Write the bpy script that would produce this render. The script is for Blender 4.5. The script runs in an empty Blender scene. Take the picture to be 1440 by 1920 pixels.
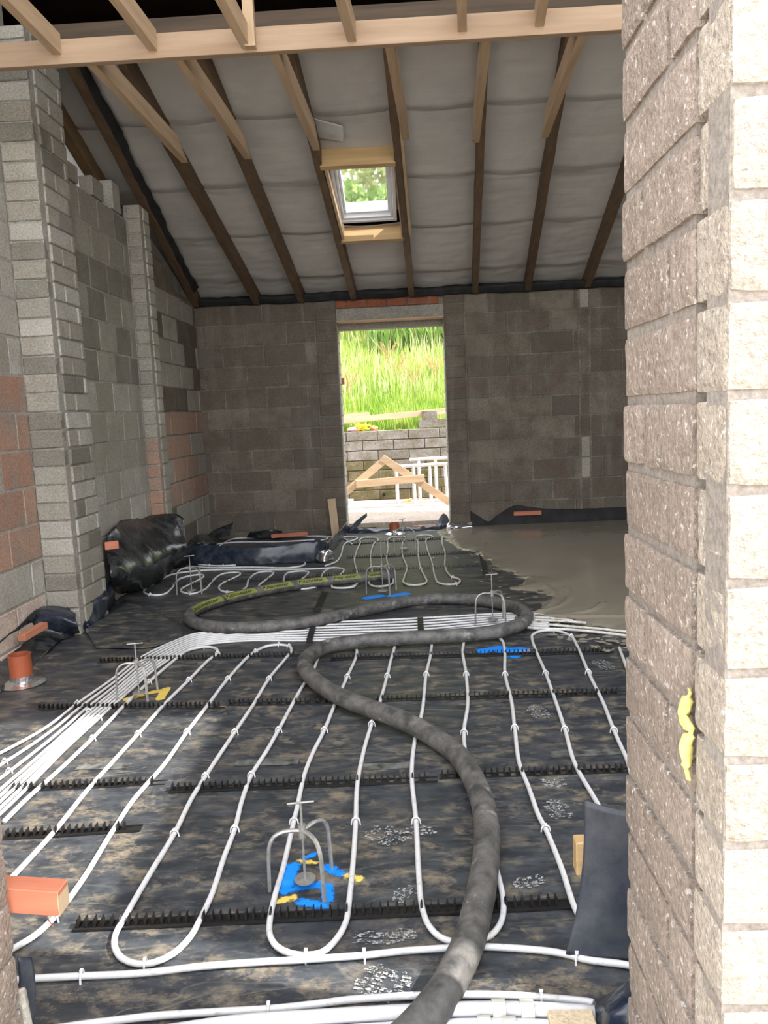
import bpy, bmesh, math, random
import numpy as np
from mathutils import Vector, Matrix, noise as mnoise
PI = math.pi
SC = bpy.context.scene
COL = SC.collection

# ------------------------------------------------------------------ camera
FPX, PITCH, ROLL, YAW, CAMH = 1460.13, math.radians(7.2113), math.radians(-2.6132), math.radians(-1.9339), 1.3
def cam_axes():
    cy, sy = math.cos(YAW), math.sin(YAW)
    fwd = Vector((sy, cy, 0)); right = Vector((cy, -sy, 0)); up = Vector((0, 0, 1))
    fw = fwd*math.cos(PITCH) - up*math.sin(PITCH); u = up*math.cos(PITCH) + fwd*math.sin(PITCH)
    r = right*math.cos(ROLL) + u*math.sin(ROLL); u2 = u*math.cos(ROLL) - right*math.sin(ROLL)
    return r, u2, fw
CR, CU, CF = cam_axes()
cd = bpy.data.cameras.new('camera'); cam = bpy.data.objects.new('camera', cd); COL.objects.link(cam)
cd.sensor_fit = 'VERTICAL'; cd.sensor_height = 36.0; cd.lens = FPX/1920*36.0; cd.clip_start = 0.02; cd.clip_end = 300
cam.matrix_world = Matrix(((CR.x, CU.x, -CF.x, 0), (CR.y, CU.y, -CF.y, 0), (CR.z, CU.z, -CF.z, CAMH), (0, 0, 0, 1)))
SC.camera = cam

# ------------------------------------------------------------------ world, sun, exposure
w = bpy.data.worlds.new('world'); SC.world = w; w.use_nodes = True
wn = w.node_tree.nodes; wl_ = w.node_tree.links
bg = wn['Background']
sky = wn.new('ShaderNodeTexSky'); sky.sky_type = 'NISHITA'; sky.sun_disc = False
sky.sun_elevation = math.radians(48); sky.sun_rotation = math.radians(110); sky.air_density = 1.2; sky.dust_density = 3.0
mixs = wn.new('ShaderNodeMixRGB'); mixs.inputs[0].default_value = .75; mixs.inputs[2].default_value = (7.0, 7.0, 7.0, 1)
wl_.new(sky.outputs[0], mixs.inputs[1]); wl_.new(mixs.outputs[0], bg.inputs[0]); bg.inputs[1].default_value = .38
sd = bpy.data.lights.new('sun', 'SUN'); sun = bpy.data.objects.new('sun', sd); COL.objects.link(sun)
sd.energy = 5.2; sd.angle = math.radians(.6); sd.color = (1, .95, .87)
SUNV = Vector((.86, -.19, .92)).normalized()
sun.rotation_euler = SUNV.to_track_quat('Z', 'Y').to_euler(); sun.location = (6, -6, 8)
SC.view_settings.view_transform = 'Standard'; SC.view_settings.look = 'None'
SC.view_settings.gamma = 1; SC.view_settings.use_curve_mapping = False
SC.view_settings.exposure = 1.13

# ------------------------------------------------------------------ pixel -> place helpers
def ray(x, y):
    return CF + CR*((x-720)/FPX) - CU*((y-960)/FPX)
def P(x, y, z=0.0):
    r = ray(x, y); t = (z-CAMH)/r.z; return Vector((0, 0, CAMH)) + r*t
def PX(x, y, X):
    r = ray(x, y); return Vector((0, 0, CAMH)) + r*(X/r.x)
def PY(x, y, Y):
    r = ray(x, y); return Vector((0, 0, CAMH)) + r*(Y/r.y)
RS, RD = .34, 8.495                                  # roof slope, back wall plane
def roofz(Y, off=0.0): return 2.5+off+RS*(RD-Y)
def PR(x, y, off=0.0):
    r = ray(x, y); t = (2.5+off+RS*RD-CAMH)/(r.z+RS*r.y); return Vector((0, 0, CAMH)) + r*t
def N(x, y, z=0.0): return mnoise.noise(Vector((x, y, z)))

# ------------------------------------------------------------------ materials
def nodes_of(m): return m.node_tree.nodes, m.node_tree.links
def new_mat(name, rough=.8, metal=0.0):
    m = bpy.data.materials.new(name); m.use_nodes = True
    n, l = nodes_of(m); b = n['Principled BSDF']
    b.inputs['Roughness'].default_value = rough; b.inputs['Metallic'].default_value = metal
    return m, n, l, b
def tex_noise(n, l, src, scale, detail=4, rough=.55):
    t = n.new('ShaderNodeTexNoise'); t.inputs['Scale'].default_value = scale
    t.inputs['Detail'].default_value = detail; t.inputs['Roughness'].default_value = rough
    l.new(src, t.inputs['Vector']); return t.outputs[0]
def ramp(n, l, src, a, b):
    r = n.new('ShaderNodeMapRange'); r.inputs[1].default_value = a; r.inputs[2].default_value = b
    l.new(src, r.inputs[0]); return r.outputs[0]
def mix(n, l, fac, c1, c2, mode='MIX'):
    x = n.new('ShaderNodeMixRGB'); x.blend_type = mode
    for i, c in ((0, fac), (1, c1), (2, c2)):
        if isinstance(c, (int, float)): x.inputs[i].default_value = c
        elif isinstance(c, tuple): x.inputs[i].default_value = (c[0], c[1], c[2], 1)
        else: l.new(c, x.inputs[i])
    return x.outputs[0]
def bump(n, l, b, src, strength, dist):
    bp = n.new('ShaderNodeBump'); bp.inputs['Strength'].default_value = strength; bp.inputs['Distance'].default_value = dist
    l.new(src, bp.inputs['Height'])
    prev = b.inputs['Normal'].links
    if prev: l.new(prev[0].from_socket, bp.inputs['Normal'])
    l.new(bp.outputs[0], b.inputs['Normal'])
def geo_pos(n, stretch=None, l=None):
    g = n.new('ShaderNodeNewGeometry').outputs['Position']
    if stretch:
        mp = n.new('ShaderNodeMapping'); mp.inputs['Scale'].default_value = stretch; l.new(g, mp.inputs[0]); return mp.outputs[0]
    return g
def simple(name, c, rough=.6, metal=0.0, var=.12, scale=30, bmp=0.0):
    m, n, l, b = new_mat(name, rough, metal)
    g = geo_pos(n); t = tex_noise(n, l, g, scale)
    d = tuple(v*(1-var*2) for v in c); e = tuple(min(1, v*(1+var)) for v in c)
    l.new(mix(n, l, ramp(n, l, t, .3, .7), d, e), b.inputs['Base Color'])
    if bmp: bump(n, l, b, t, bmp, .003)
    return m
def block_mat(name, ca, cb, cs, coarse=90, bs=.5, spec=0.0, bd=.004):
    """aggregate block: two body tones by object, blotches, streaks, pitted face"""
    m, n, l, b = new_mat(name, .93)
    g = geo_pos(n); oi = n.new('ShaderNodeObjectInfo').outputs['Random']
    body = mix(n, l, oi, ca, cb)
    blot = ramp(n, l, tex_noise(n, l, g, 5.5, 5), .38, .68)
    c = mix(n, l, blot, body, cs)
    st = ramp(n, l, tex_noise(n, l, geo_pos(n, (9, 9, 1.2), l), 1.0, 3), .55, .8)
    c = mix(n, l, mix(n, l, 1.0, st, (.22, .22, .22), 'MULTIPLY'), c, mix(n, l, .5, cs, (.55, .53, .49)))
    fine = tex_noise(n, l, g, coarse, 3, .65)
    c = mix(n, l, .75, c, mix(n, l, ramp(n, l, fine, .25, .75), (.45, .45, .45), (1.35, 1.35, 1.35)), 'MULTIPLY')
    if spec:
        sp = ramp(n, l, tex_noise(n, l, g, coarse*.9, 2, .7), .60, .70)
        c = mix(n, l, mix(n, l, 1.0, sp, (spec, spec, spec), 'MULTIPLY'), c, (.72, .70, .66))
    l.new(c, b.inputs['Base Color'])
    bump(n, l, b, fine, bs, bd); bump(n, l, b, tex_noise(n, l, g, 14, 3), bs, bd*2)
    return m
def wood_mat(name, c1, c2, axis=1, knots=True, rough=.7):
    m, n, l, b = new_mat(name, rough)
    st = [26, 26, 26]; st[axis] = 1.6
    gr = tex_noise(n, l, geo_pos(n, tuple(st), l), 1.0, 4, .6)
    oi = n.new('ShaderNodeObjectInfo').outputs['Random']
    c = mix(n, l, ramp(n, l, gr, .3, .7), c1, c2)
    c = mix(n, l, oi, c, mix(n, l, 1.0, c, (.82, .8, .78), 'MULTIPLY'))
    if knots:
        v = n.new('ShaderNodeTexVoronoi'); v.inputs['Scale'].default_value = 5.0
        s2 = [1, 1, 1]; s2[axis] = .55
        l.new(geo_pos(n, tuple(s2), l), v.inputs['Vector'])
        k = ramp(n, l, v.outputs['Distance'], .055, .02)
        c = mix(n, l, k, c, tuple(x*.35 for x in c1))
    l.new(c, b.inputs['Base Color']); bump(n, l, b, gr, .25, .002)
    return m

M = {}
M['block'] = block_mat('grey_block', (.27, .253, .215), (.36, .338, .29), (.28, .255, .21))
M['block_light'] = block_mat('pale_block', (.36, .342, .30), (.43, .41, .365), (.33, .31, .27))
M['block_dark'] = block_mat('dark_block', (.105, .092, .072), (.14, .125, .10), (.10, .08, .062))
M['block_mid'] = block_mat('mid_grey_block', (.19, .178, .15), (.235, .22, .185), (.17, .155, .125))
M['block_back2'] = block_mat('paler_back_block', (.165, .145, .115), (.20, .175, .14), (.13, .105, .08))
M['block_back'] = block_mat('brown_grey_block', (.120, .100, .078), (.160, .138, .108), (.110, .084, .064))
M['block_orange'] = block_mat('orange_stained_block', (.34, .19, .13), (.40, .25, .18), (.27, .215, .175))
M['block_pink'] = block_mat('pink_block', (.52, .42, .36), (.58, .49, .42), (.46, .34, .28))
M['block_jamb'] = block_mat('coarse_jamb_block', (.225, .18, .148), (.30, .243, .205), (.21, .17, .14), coarse=95, bs=.9, spec=.5, bd=.006)
M['block_jamb_sunlit'] = block_mat('sunlit_jamb_block', (.33, .285, .235), (.38, .33, .275), (.31, .265, .215), coarse=110, bs=1.0, spec=.5, bd=.006)  # jamb block lightened: sun on the outer leaf is in the colour
M['block_yard'] = block_mat('yard_block', (.19, .175, .16), (.25, .23, .21), (.13, .11, .07), coarse=40)
M['block_moss'] = block_mat('mossy_block', (.13, .105, .055), (.19, .155, .09), (.075, .07, .02), coarse=40)
M['mortar'] = block_mat('mortar', (.33, .31, .275), (.33, .31, .275), (.27, .25, .22), coarse=60)
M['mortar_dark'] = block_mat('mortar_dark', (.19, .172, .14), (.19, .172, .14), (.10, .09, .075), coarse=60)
M['mortar_jamb'] = block_mat('mortar_jamb', (.22, .19, .165), (.22, .19, .165), (.25, .225, .20), coarse=120)
M['concrete'] = block_mat('concrete', (.30, .28, .24), (.30, .28, .24), (.24, .22, .19), coarse=60)
M['brick'] = block_mat('red_brick', (.24, .075, .035), (.30, .10, .05), (.20, .07, .04), coarse=60)
M['slab'] = block_mat('yard_slab', (.34, .28, .23), (.34, .28, .23), (.39, .33, .28), coarse=30, bs=.2)
M['bounce_ground'] = block_mat('pale_ground', (.50, .46, .40), (.50, .46, .40), (.42, .38, .33), coarse=20, bs=.3)
M['pine_y'] = wood_mat('pine_along_depth', (.45, .31, .185), (.58, .43, .29), 1)
M['pine_x'] = wood_mat('pine_across', (.45, .31, .185), (.58, .43, .29), 0)
M['pine_x2'] = wood_mat('golden_pine_across', (.40, .26, .12), (.52, .37, .18), 0)
M['pine_beam'] = wood_mat('beam_pine_across', (.36, .245, .155), (.47, .34, .235), 0)
M['pine_z'] = wood_mat('pine_upright', (.48, .34, .21), (.60, .46, .31), 2)
M['old'] = wood_mat('old_dark_timber', (.085, .052, .027), (.16, .10, .055), 1)
M['old_brown'] = wood_mat('brown_timber', (.16, .10, .05), (.24, .15, .08), 1)
M['old_x'] = wood_mat('old_dark_timber_across', (.06, .042, .028), (.12, .08, .05), 0)
M['red_wood'] = wood_mat('red_treated_timber', (.46, .14, .075), (.58, .22, .13), 0)
M['red_wood_y'] = wood_mat('red_treated_timber_depth', (.40, .14, .075), (.50, .21, .13), 1)
M['lining'] = simple('dark_lining', (.006, .004, .003), 1.0, scale=6)
M['lining'].node_tree.nodes['Principled BSDF'].inputs['Specular IOR Level'].default_value = 0
M['matte_black'] = simple('matte_black_plastic', (.010, .010, .012), .75, scale=9, var=.5)
M['steel'] = simple('galvanised_steel', (.36, .355, .34), .5, .6, scale=60)
M['alu'] = simple('white_aluminium', (.60, .60, .59), .45, .2)
M['rail'] = simple('black_rail_plastic', (.012, .011, .011), .38)
M['terracotta'] = simple('brown_drain_plastic', (.30, .075, .032), .42, scale=8, var=.06)
M['foil'] = simple('silver_tape', (.75, .76, .78), .22, .95, scale=40, bmp=.9)
M['white'] = simple('white_plastic', (.58, .58, .60), .4, var=.04)
M['cream'] = simple('cream_plastic', (.52, .50, .45), .4, var=.04)
M['tape'] = simple('dusty_grey_tape', (.12, .125, .12), .35, scale=18, var=.5)
M['foam'] = simple('yellow_foam', (.66, .58, .20), .8, bmp=.6)
M['beige'] = simple('beige_board', (.58, .47, .32), .85, scale=120, bmp=.8)
M['clear'] = simple('white_clip_plastic', (.66, .66, .67), .3, var=.03)
M['winframe'] = simple('white_window_frame', (.70, .70, .74), .35, var=.03)
M['yellow'] = simple('yellow_rope', (.90, .72, .02), .6, bmp=.5)
M['rope_pink'] = simple('pink_cloth', (.80, .42, .40), .8)
M['rope_orange'] = simple('orange_cloth', (.72, .25, .10), .8)
M['blackout'] = simple('black_hole', (.004, .004, .004), 1)
def mat_print():
    m, n, l, b = new_mat('dried_screed_print', .7); b.inputs['Base Color'].default_value = (.31, .32, .32, 1)
    l.new(ramp(n, l, tex_noise(n, l, geo_pos(n), 110, 4, .75), .46, .56), b.inputs['Alpha']); return m
M['print'] = mat_print()
M['label_green'] = simple('olive_label', (.20, .22, .05), .6)
M['label_ink'] = simple('label_ink', (.012, .014, .006), .7)

def mat_pipe():
    m, n, l, b = new_mat('white_heating_pipe', .35)
    g = geo_pos(n)
    d = ramp(n, l, tex_noise(n, l, g, 45, 5, .7), .54, .72)
    l.new(mix(n, l, mix(n, l, 1.0, d, (.55, .55, .55), 'MULTIPLY'), (.58, .585, .60), (.30, .26, .21)), b.inputs['Base Color'])
    return m
M['pipe'] = mat_pipe()
def mat_pipe2():
    m, n, l, b = new_mat('dusty_white_pipe', .5)
    g = geo_pos(n)
    d = ramp(n, l, tex_noise(n, l, g, 30, 5, .7), .42, .72)
    l.new(mix(n, l, d, (.60, .59, .55), (.33, .29, .23)), b.inputs['Base Color'])
    return m
M['pipe_dusty'] = mat_pipe2()

def mat_black_sheet(name, base=(.012, .014, .018), dust=.8, rough=.35, tint=None):
    """black polythene trodden with dried mud: the dust sits in patches of its own"""
    m, n, l, b = new_mat(name, rough)
    g = geo_pos(n)
    big = tex_noise(n, l, g, 1.7, 6, .62); med = tex_noise(n, l, geo_pos(n, (8, 12, 8), l), 1.0, 9, .80)
    fine = tex_noise(n, l, g, 55, 4, .7)
    grey = mix(n, l, ramp(n, l, tex_noise(n, l, geo_pos(n, (7, 16, 7), l), 1.0, 6, .7), .42, .72), base, (.066, .072, .080))
    d = ramp(n, l, med, .49, .62)
    mul = n.new('ShaderNodeMath'); mul.operation = 'MULTIPLY'; l.new(d, mul.inputs[0]); l.new(ramp(n, l, big, .34, .52), mul.inputs[1])
    mu2 = n.new('ShaderNodeMath'); mu2.operation = 'MULTIPLY'; l.new(mul.outputs[0], mu2.inputs[0]); mu2.inputs[1].default_value = dust*.9
    c = mix(n, l, mu2.outputs[0], grey, (.20, .165, .115))
    sp = ramp(n, l, tex_noise(n, l, g, 75, 3, .75), .70, .74)
    c = mix(n, l, mix(n, l, 1.0, sp, (.6*dust, .6*dust, .6*dust), 'MULTIPLY'), c, (.45, .44, .42))
    for k, (st, wd) in enumerate((((1.3, 4.6, 3), .012), ((2.6, 6.5, 5), .009)) if dust > .05 else ()):
        fo = tex_noise(n, l, geo_pos(n, st, l), 1.0, 2, .5)
        sb = n.new('ShaderNodeMath'); sb.operation = 'SUBTRACT'; l.new(fo, sb.inputs[0]); sb.inputs[1].default_value = .5+.04*k
        ab = n.new('ShaderNodeMath'); ab.operation = 'ABSOLUTE'; l.new(sb.outputs[0], ab.inputs[0])
        cr = ramp(n, l, ab.outputs[0], wd, 0.0)
        mk_ = n.new('ShaderNodeMath'); mk_.operation = 'MULTIPLY'; l.new(cr, mk_.inputs[0]); l.new(ramp(n, l, tex_noise(n, l, g, 2.3, 3), .42, .62), mk_.inputs[1])
        c = mix(n, l, mix(n, l, 1.0, mk_.outputs[0], (.45*dust, .45*dust, .45*dust), 'MULTIPLY'), c, (.17, .165, .14))  # creases tinted pale, their highlights put into the colour
        bump(n, l, b, mk_.outputs[0], .3, .005)
    l.new(c, b.inputs['Base Color'])
    rr = n.new('ShaderNodeMapRange'); rr.inputs[3].default_value = rough; rr.inputs[4].default_value = .85
    l.new(mu2.outputs[0], rr.inputs[0]); l.new(rr.outputs[0], b.inputs['Roughness'])
    bump(n, l, b, fine, .25, .002); bump(n, l, b, tex_noise(n, l, geo_pos(n, (5, 22, 5), l), 1.0, 3), .5, .008)
    return m
M['dpm'] = mat_black_sheet('trodden_black_membrane', base=(.020, .024, .031), dust=.85, rough=.46)
M['sheet'] = mat_black_sheet('black_polythene', base=(.008, .009, .011), dust=.10, rough=.24)
M['sheet_navy'] = mat_black_sheet('navy_black_polythene', base=(.010, .016, .032), dust=.03, rough=.24)
M['sheet_stiff'] = mat_black_sheet('stiff_navy_sheet', base=(.022, .027, .042), dust=.0, rough=.45)
def mat_hose():
    m, n, l, b = new_mat('black_rubber_hose', .6)
    g = geo_pos(n)
    d = ramp(n, l, tex_noise(n, l, geo_pos(n, (16, 16, 16), l), 1.0, 6, .65), .35, .70)
    c = mix(n, l, d, (.035, .035, .036), (.15, .143, .135))
    s = ramp(n, l, tex_noise(n, l, g, 9, 5, .75), .60, .72)
    c = mix(n, l, s, c, (.28, .27, .25))
    l.new(c, b.inputs['Base Color']); bump(n, l, b, tex_noise(n, l, g, 90, 3), .3, .002)
    return m
M['hose'] = mat_hose()
def mat_screed():
    m, n, l, b = new_mat('wet_screed', .17)
    g = geo_pos(n)
    c = mix(n, l, ramp(n, l, tex_noise(n, l, g, 2.2, 4), .3, .7), (.225, .20, .155), (.26, .232, .183))
    l.new(c, b.inputs['Base Color'])
    b.inputs['Specular IOR Level'].default_value = .45
    bump(n, l, b, tex_noise(n, l, g, 2.0, 1), .06, .01)
    return m
M['screed'] = mat_screed()
def mat_membrane():
    m, n, l, b = new_mat('grey_breather_membrane', .85)
    g = geo_pos(n)
    c = mix(n, l, ramp(n, l, tex_noise(n, l, g, 3.0, 4), .3, .7), (.46, .44, .415), (.54, .52, .49))
    l.new(c, b.inputs['Base Color'])
    bump(n, l, b, tex_noise(n, l, geo_pos(n, (2.0, 9, 9), l), 1.0, 3), .30, .015)
    bump(n, l, b, tex_noise(n, l, geo_pos(n, (9, 4, 4), l), 1.0, 3), .25, .015)
    return m
M['membrane'] = mat_membrane()
def mat_glass():
    m, n, l, b = new_mat('window_glass', .02)
    b.inputs['Base Color'].default_value = (.95, .98, .97, 1); b.inputs['Transmission Weight'].default_value = 1.0; b.inputs['IOR'].default_value = 1.45
    return m
M['glass'] = mat_glass()
def mat_leafy(name, c1, c2, scale=4, trans=.25):
    m, n, l, b = new_mat(name, .7)
    g = geo_pos(n)
    c = mix(n, l, ramp(n, l, tex_noise(n, l, g, scale, 4), .35, .65), c1, c2)
    l.new(c, b.inputs['Base Color'])
    tr = n.new('ShaderNodeBsdfTranslucent'); l.new(c, tr.inputs[0])
    ms = n.new('ShaderNodeMixShader'); ms.inputs[0].default_value = trans
    l.new(b.outputs[0], ms.inputs[1]); l.new(tr.outputs[0], ms.inputs[2]); l.new(ms.outputs[0], n['Material Output'].inputs[0])
    return m
M['grass'] = mat_leafy('long_grass', (.17, .30, .022), (.36, .42, .10), 1.6, .35)
M['bank'] = mat_leafy('bank_earth', (.15, .30, .02), (.25, .38, .05), 3, .0)
M['dock'] = mat_leafy('dock_seed', (.42, .22, .09), (.50, .30, .14), 5)
M['straw'] = mat_leafy('pale_seed_heads', (.48, .46, .24), (.56, .52, .32), 5)
M['leaf'] = mat_leafy('tree_leaf', (.09, .19, .03), (.20, .30, .06), 3)
M['leaf_hazed'] = mat_leafy('hazed_tree_leaf', (.34, .40, .14), (.48, .48, .26), 2)  # tree leaf washed out: haze of the skylight glass is in the colour
M['bark'] = simple('bark', (.16, .12, .09), .9)

# ------------------------------------------------------------------ object helpers
WL = {}
def link(o, parent=None):
    COL.objects.link(o)
    if parent is not None: o.parent = parent
def tag(o, label=None, cat=None, group=None, kind=None):
    if label: o['label'] = label
    if cat: o['category'] = cat
    if group: o['group'] = group
    if kind: o['kind'] = kind
    return o
def empty(name, loc, label, cat, group=None):
    o = bpy.data.objects.new(name, None); o.empty_display_size = .05; COL.objects.link(o)
    o.location = loc; WL[o.name] = Vector(loc); return tag(o, label, cat, group)
def mk(name, bm, mat, parent=None, smooth=False, origin=None, mods=None):
    """bmesh in world coordinates -> one mesh object with its origin at its base"""
    me = bpy.data.meshes.new(name)
    if origin is None:
        if parent is not None: origin = WL[parent.name]
        else:
            vs = [v.co for v in bm.verts]
            origin = Vector(((min(v.x for v in vs)+max(v.x for v in vs))/2, (min(v.y for v in vs)+max(v.y for v in vs))/2, min(v.z for v in vs)))
    origin = Vector(origin)
    for v in bm.verts: v.co -= origin
    bm.normal_update(); bm.to_mesh(me); bm.free()
    me.materials.append(M[mat])
    if smooth: me.polygons.foreach_set('use_smooth', [True]*len(me.polygons))
    o = bpy.data.objects.new(name, me); link(o, parent)
    o.location = origin - (WL[parent.name] if parent is not None else Vector((0, 0, 0)))
    WL[o.name] = origin
    return o
def mesh_np(name, verts, faces, mat, parent=None, smooth=True):
    verts = np.asarray(verts, float)
    o0 = WL[parent.name] if parent is not None else Vector(((verts[:, 0].min()+verts[:, 0].max())/2, (verts[:, 1].min()+verts[:, 1].max())/2, verts[:, 2].min()))
    me = bpy.data.meshes.new(name); me.from_pydata((verts-np.array(o0)).tolist(), [], faces if isinstance(faces, list) else faces.tolist())
    me.materials.append(M[mat])
    if smooth: me.polygons.foreach_set('use_smooth', [True]*len(me.polygons))
    me.update(); o = bpy.data.objects.new(name, me); link(o, parent)
    if parent is None: o.location = o0
    WL[o.name] = o0; return o
def obox(bm, c, ax, ay, az, hx, hy, hz, bev=0.0, jit=0.0):
    """box about c, axes ax/ay/az (unit), half sizes"""
    c = Vector(c); vs = []
    r = bmesh.ops.create_cube(bm, size=2.0); vv = r['verts']
    if bev:
        for v in vv: v.co = Vector((v.co.x*hx, v.co.y*hy, v.co.z*hz))
        es = list({e for v in vv for e in v.link_edges})
        rb = bmesh.ops.bevel(bm, geom=es, offset=min(bev, hx*.8, hy*.8, hz*.8), segments=1, affect='EDGES')
        vv = list({v for f in rb['faces'] for v in f.verts} | {v for v in vv if v.is_valid})
        for v in vv:
            p = v.co; v.co = c + ax*(p.x+random.uniform(-jit, jit)) + ay*(p.y+random.uniform(-jit, jit)) + az*(p.z+random.uniform(-jit, jit))
    else:
        for v in vv:
            p = v.co.copy(); v.co = c + ax*p.x*hx + ay*p.y*hy + az*p.z*hz
    return vv
X_, Y_, Z_ = Vector((1, 0, 0)), Vector((0, 1, 0)), Vector((0, 0, 1))
def box(bm, x0, x1, y0, y1, z0, z1, bev=0.0, jit=0.0):
    return obox(bm, ((x0+x1)/2, (y0+y1)/2, (z0+z1)/2), X_, Y_, Z_, (x1-x0)/2, (y1-y0)/2, (z1-z0)/2, bev, jit)
def bar(bm, a, b, w, h, up=Z_, bev=.0):
    """rectangular timber from a to b (centre line), w across, h along 'up'"""
    a, b = Vector(a), Vector(b); d = (b-a); L = d.length; d.normalize()
    s = d.cross(up).normalized(); u = s.cross(d).normalized()
    return obox(bm, (a+b)/2, d, s, u, L/2, w/2, h/2, bev)
def resample(pts, step):
    """Catmull-Rom through pts, resampled at about step"""
    pts = [Vector(p) for p in pts]; out = []
    q = [pts[0]*2-pts[1]] + pts + [pts[-1]*2-pts[-2]]
    for i in range(1, len(q)-2):
        p0, p1, p2, p3 = q[i-1], q[i], q[i+1], q[i+2]
        n = max(1, int(round((p2-p1).length/step)))
        t0 = 0; t1 = max((p1-p0).length, 1e-4)**.5; t2 = t1+max((p2-p1).length, 1e-4)**.5; t3 = t2+max((p3-p2).length, 1e-4)**.5
        for k in range(n):
            t = t1+(t2-t1)*k/n
            A1 = p0*((t1-t)/(t1-t0))+p1*((t-t0)/(t1-t0)); A2 = p1*((t2-t)/(t2-t1))+p2*((t-t1)/(t2-t1)); A3 = p2*((t3-t)/(t3-t2))+p3*((t-t2)/(t3-t2))
            B1 = A1*((t2-t)/(t2-t0))+A2*((t-t0)/(t2-t0)); B2 = A2*((t3-t)/(t3-t1))+A3*((t-t1)/(t3-t1))
            out.append(B1*((t2-t)/(t2-t1))+B2*((t-t1)/(t2-t1)))
    out.append(pts[-1]); return out
def tube(bm, path, r, seg=8, caps=True, flat=1.0):
    path = [Vector(p) for p in path]; n = len(path); rings = []; up = None
    for i, p in enumerate(path):
        t = (path[min(i+1, n-1)]-path[max(i-1, 0)])
        if t.length < 1e-9: t = Vector((0, 0, 1))
        t.normalize()
        if up is None:
            up = Vector((0, 0, 1)) if abs(t.z) < .9 else Vector((1, 0, 0))
        s = t.cross(up).normalized(); u = s.cross(t).normalized(); up = u
        rr = r[i] if isinstance(r, (list, tuple)) else r
        rings.append([bm.verts.new(p + s*math.cos(a)*rr + u*math.sin(a)*rr*flat) for a in (2*PI*k/seg for k in range(seg))])
    for a, b in zip(rings, rings[1:]):
        for k in range(seg): bm.faces.new((a[k], a[(k+1) % seg], b[(k+1) % seg], b[k]))
    if caps: bm.faces.new(rings[0][::-1]); bm.faces.new(rings[-1])
def cyl(bm, a, b, r, seg=16): tube(bm, [a, b], r, seg)
def lathe(bm, c, prof, seg=24, wob=0.0):
    """closed profile list of (r,z) around +Z at c"""
    c = Vector(c); rings = []
    for r, z in prof: rings.append([bm.verts.new(c+Vector((math.cos(2*PI*k/seg)*(r+random.uniform(-wob, wob)), math.sin(2*PI*k/seg)*(r+random.uniform(-wob, wob)), z))) for k in range(seg)])
    for a, b in zip(rings, rings[1:]+rings[:1]):
        for k in range(seg): bm.faces.new((a[k], a[(k+1) % seg], b[(k+1) % seg], b[k]))
def solid_prism(bm, pts, d):
    """polygon pts extruded by vector d"""
    a = [bm.verts.new(Vector(p)) for p in pts]; b = [bm.verts.new(Vector(p)+Vector(d)) for p in pts]
    bm.faces.new(a); bm.faces.new(b[::-1]); n = len(a)
    for k in range(n): bm.faces.new((a[k], b[k], b[(k+1) % n], a[(k+1) % n]))
    bmesh.ops.recalc_face_normals(bm, faces=bm.faces)
def sheet(name, rows, mat, nu=10, nv=8, amp=.02, freq=6, parent=None, thick=.0016, seed=0, tri=True):
    """draped plastic: control rows of points interpolated, crumpled, given thickness"""
    cols = [resample_n(r, nu*(len(r)-1)) for r in rows]
    grid = []
    for j in range(len(cols[0])):
        grid.append(resample_n([c[j] for c in cols], nv*(len(rows)-1)))
    U, V = len(grid), len(grid[0]); vs = []
    for i in range(U):
        for j in range(V):
            p = grid[i][j]
            q = p*freq+Vector((seed*7.3, seed*3.1, 0))
            k = mnoise.noise_vector(q)+mnoise.noise_vector(q*2.3)*.5
            ridge = (1-abs(mnoise.noise(q*.8+Vector((5, 1, 9))))*2.2)
            vs.append(p+k*amp*.7+Vector((0, 0, 1))*max(0, ridge)*amp*.4)
    fs = []
    for i in range(U-1):
        for j in range(V-1):
            a, b, c, d = i*V+j, (i+1)*V+j, (i+1)*V+j+1, i*V+j+1
            if tri and (i*31+j*17+seed) % 3: fs += [(a, b, c), (a, c, d)]
            else: fs += [(a, b, d), (b, c, d)]
    o = mesh_np(name, [tuple(v) for v in vs], fs, mat, parent)
    md = o.modifiers.new('solid', 'SOLIDIFY'); md.thickness = thick
    return o
def resample_n(pts, n):
    pts = [Vector(p) for p in pts]
    if len(pts) == 1: return pts
    q = [pts[0]*2-pts[1]] + pts + [pts[-1]*2-pts[-2]]; m = len(pts)-1; out = []
    for k in range(n+1):
        t = k/n*m; i = min(int(t), m-1); f = t-i
        p0, p1, p2, p3 = q[i], q[i+1], q[i+2], q[i+3]
        out.append(.5*((2*p1)+(p2-p0)*f+(2*p0-5*p1+4*p2-p3)*f*f+(3*p1-p0-3*p2+p3)*f**3))
    return out

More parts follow.
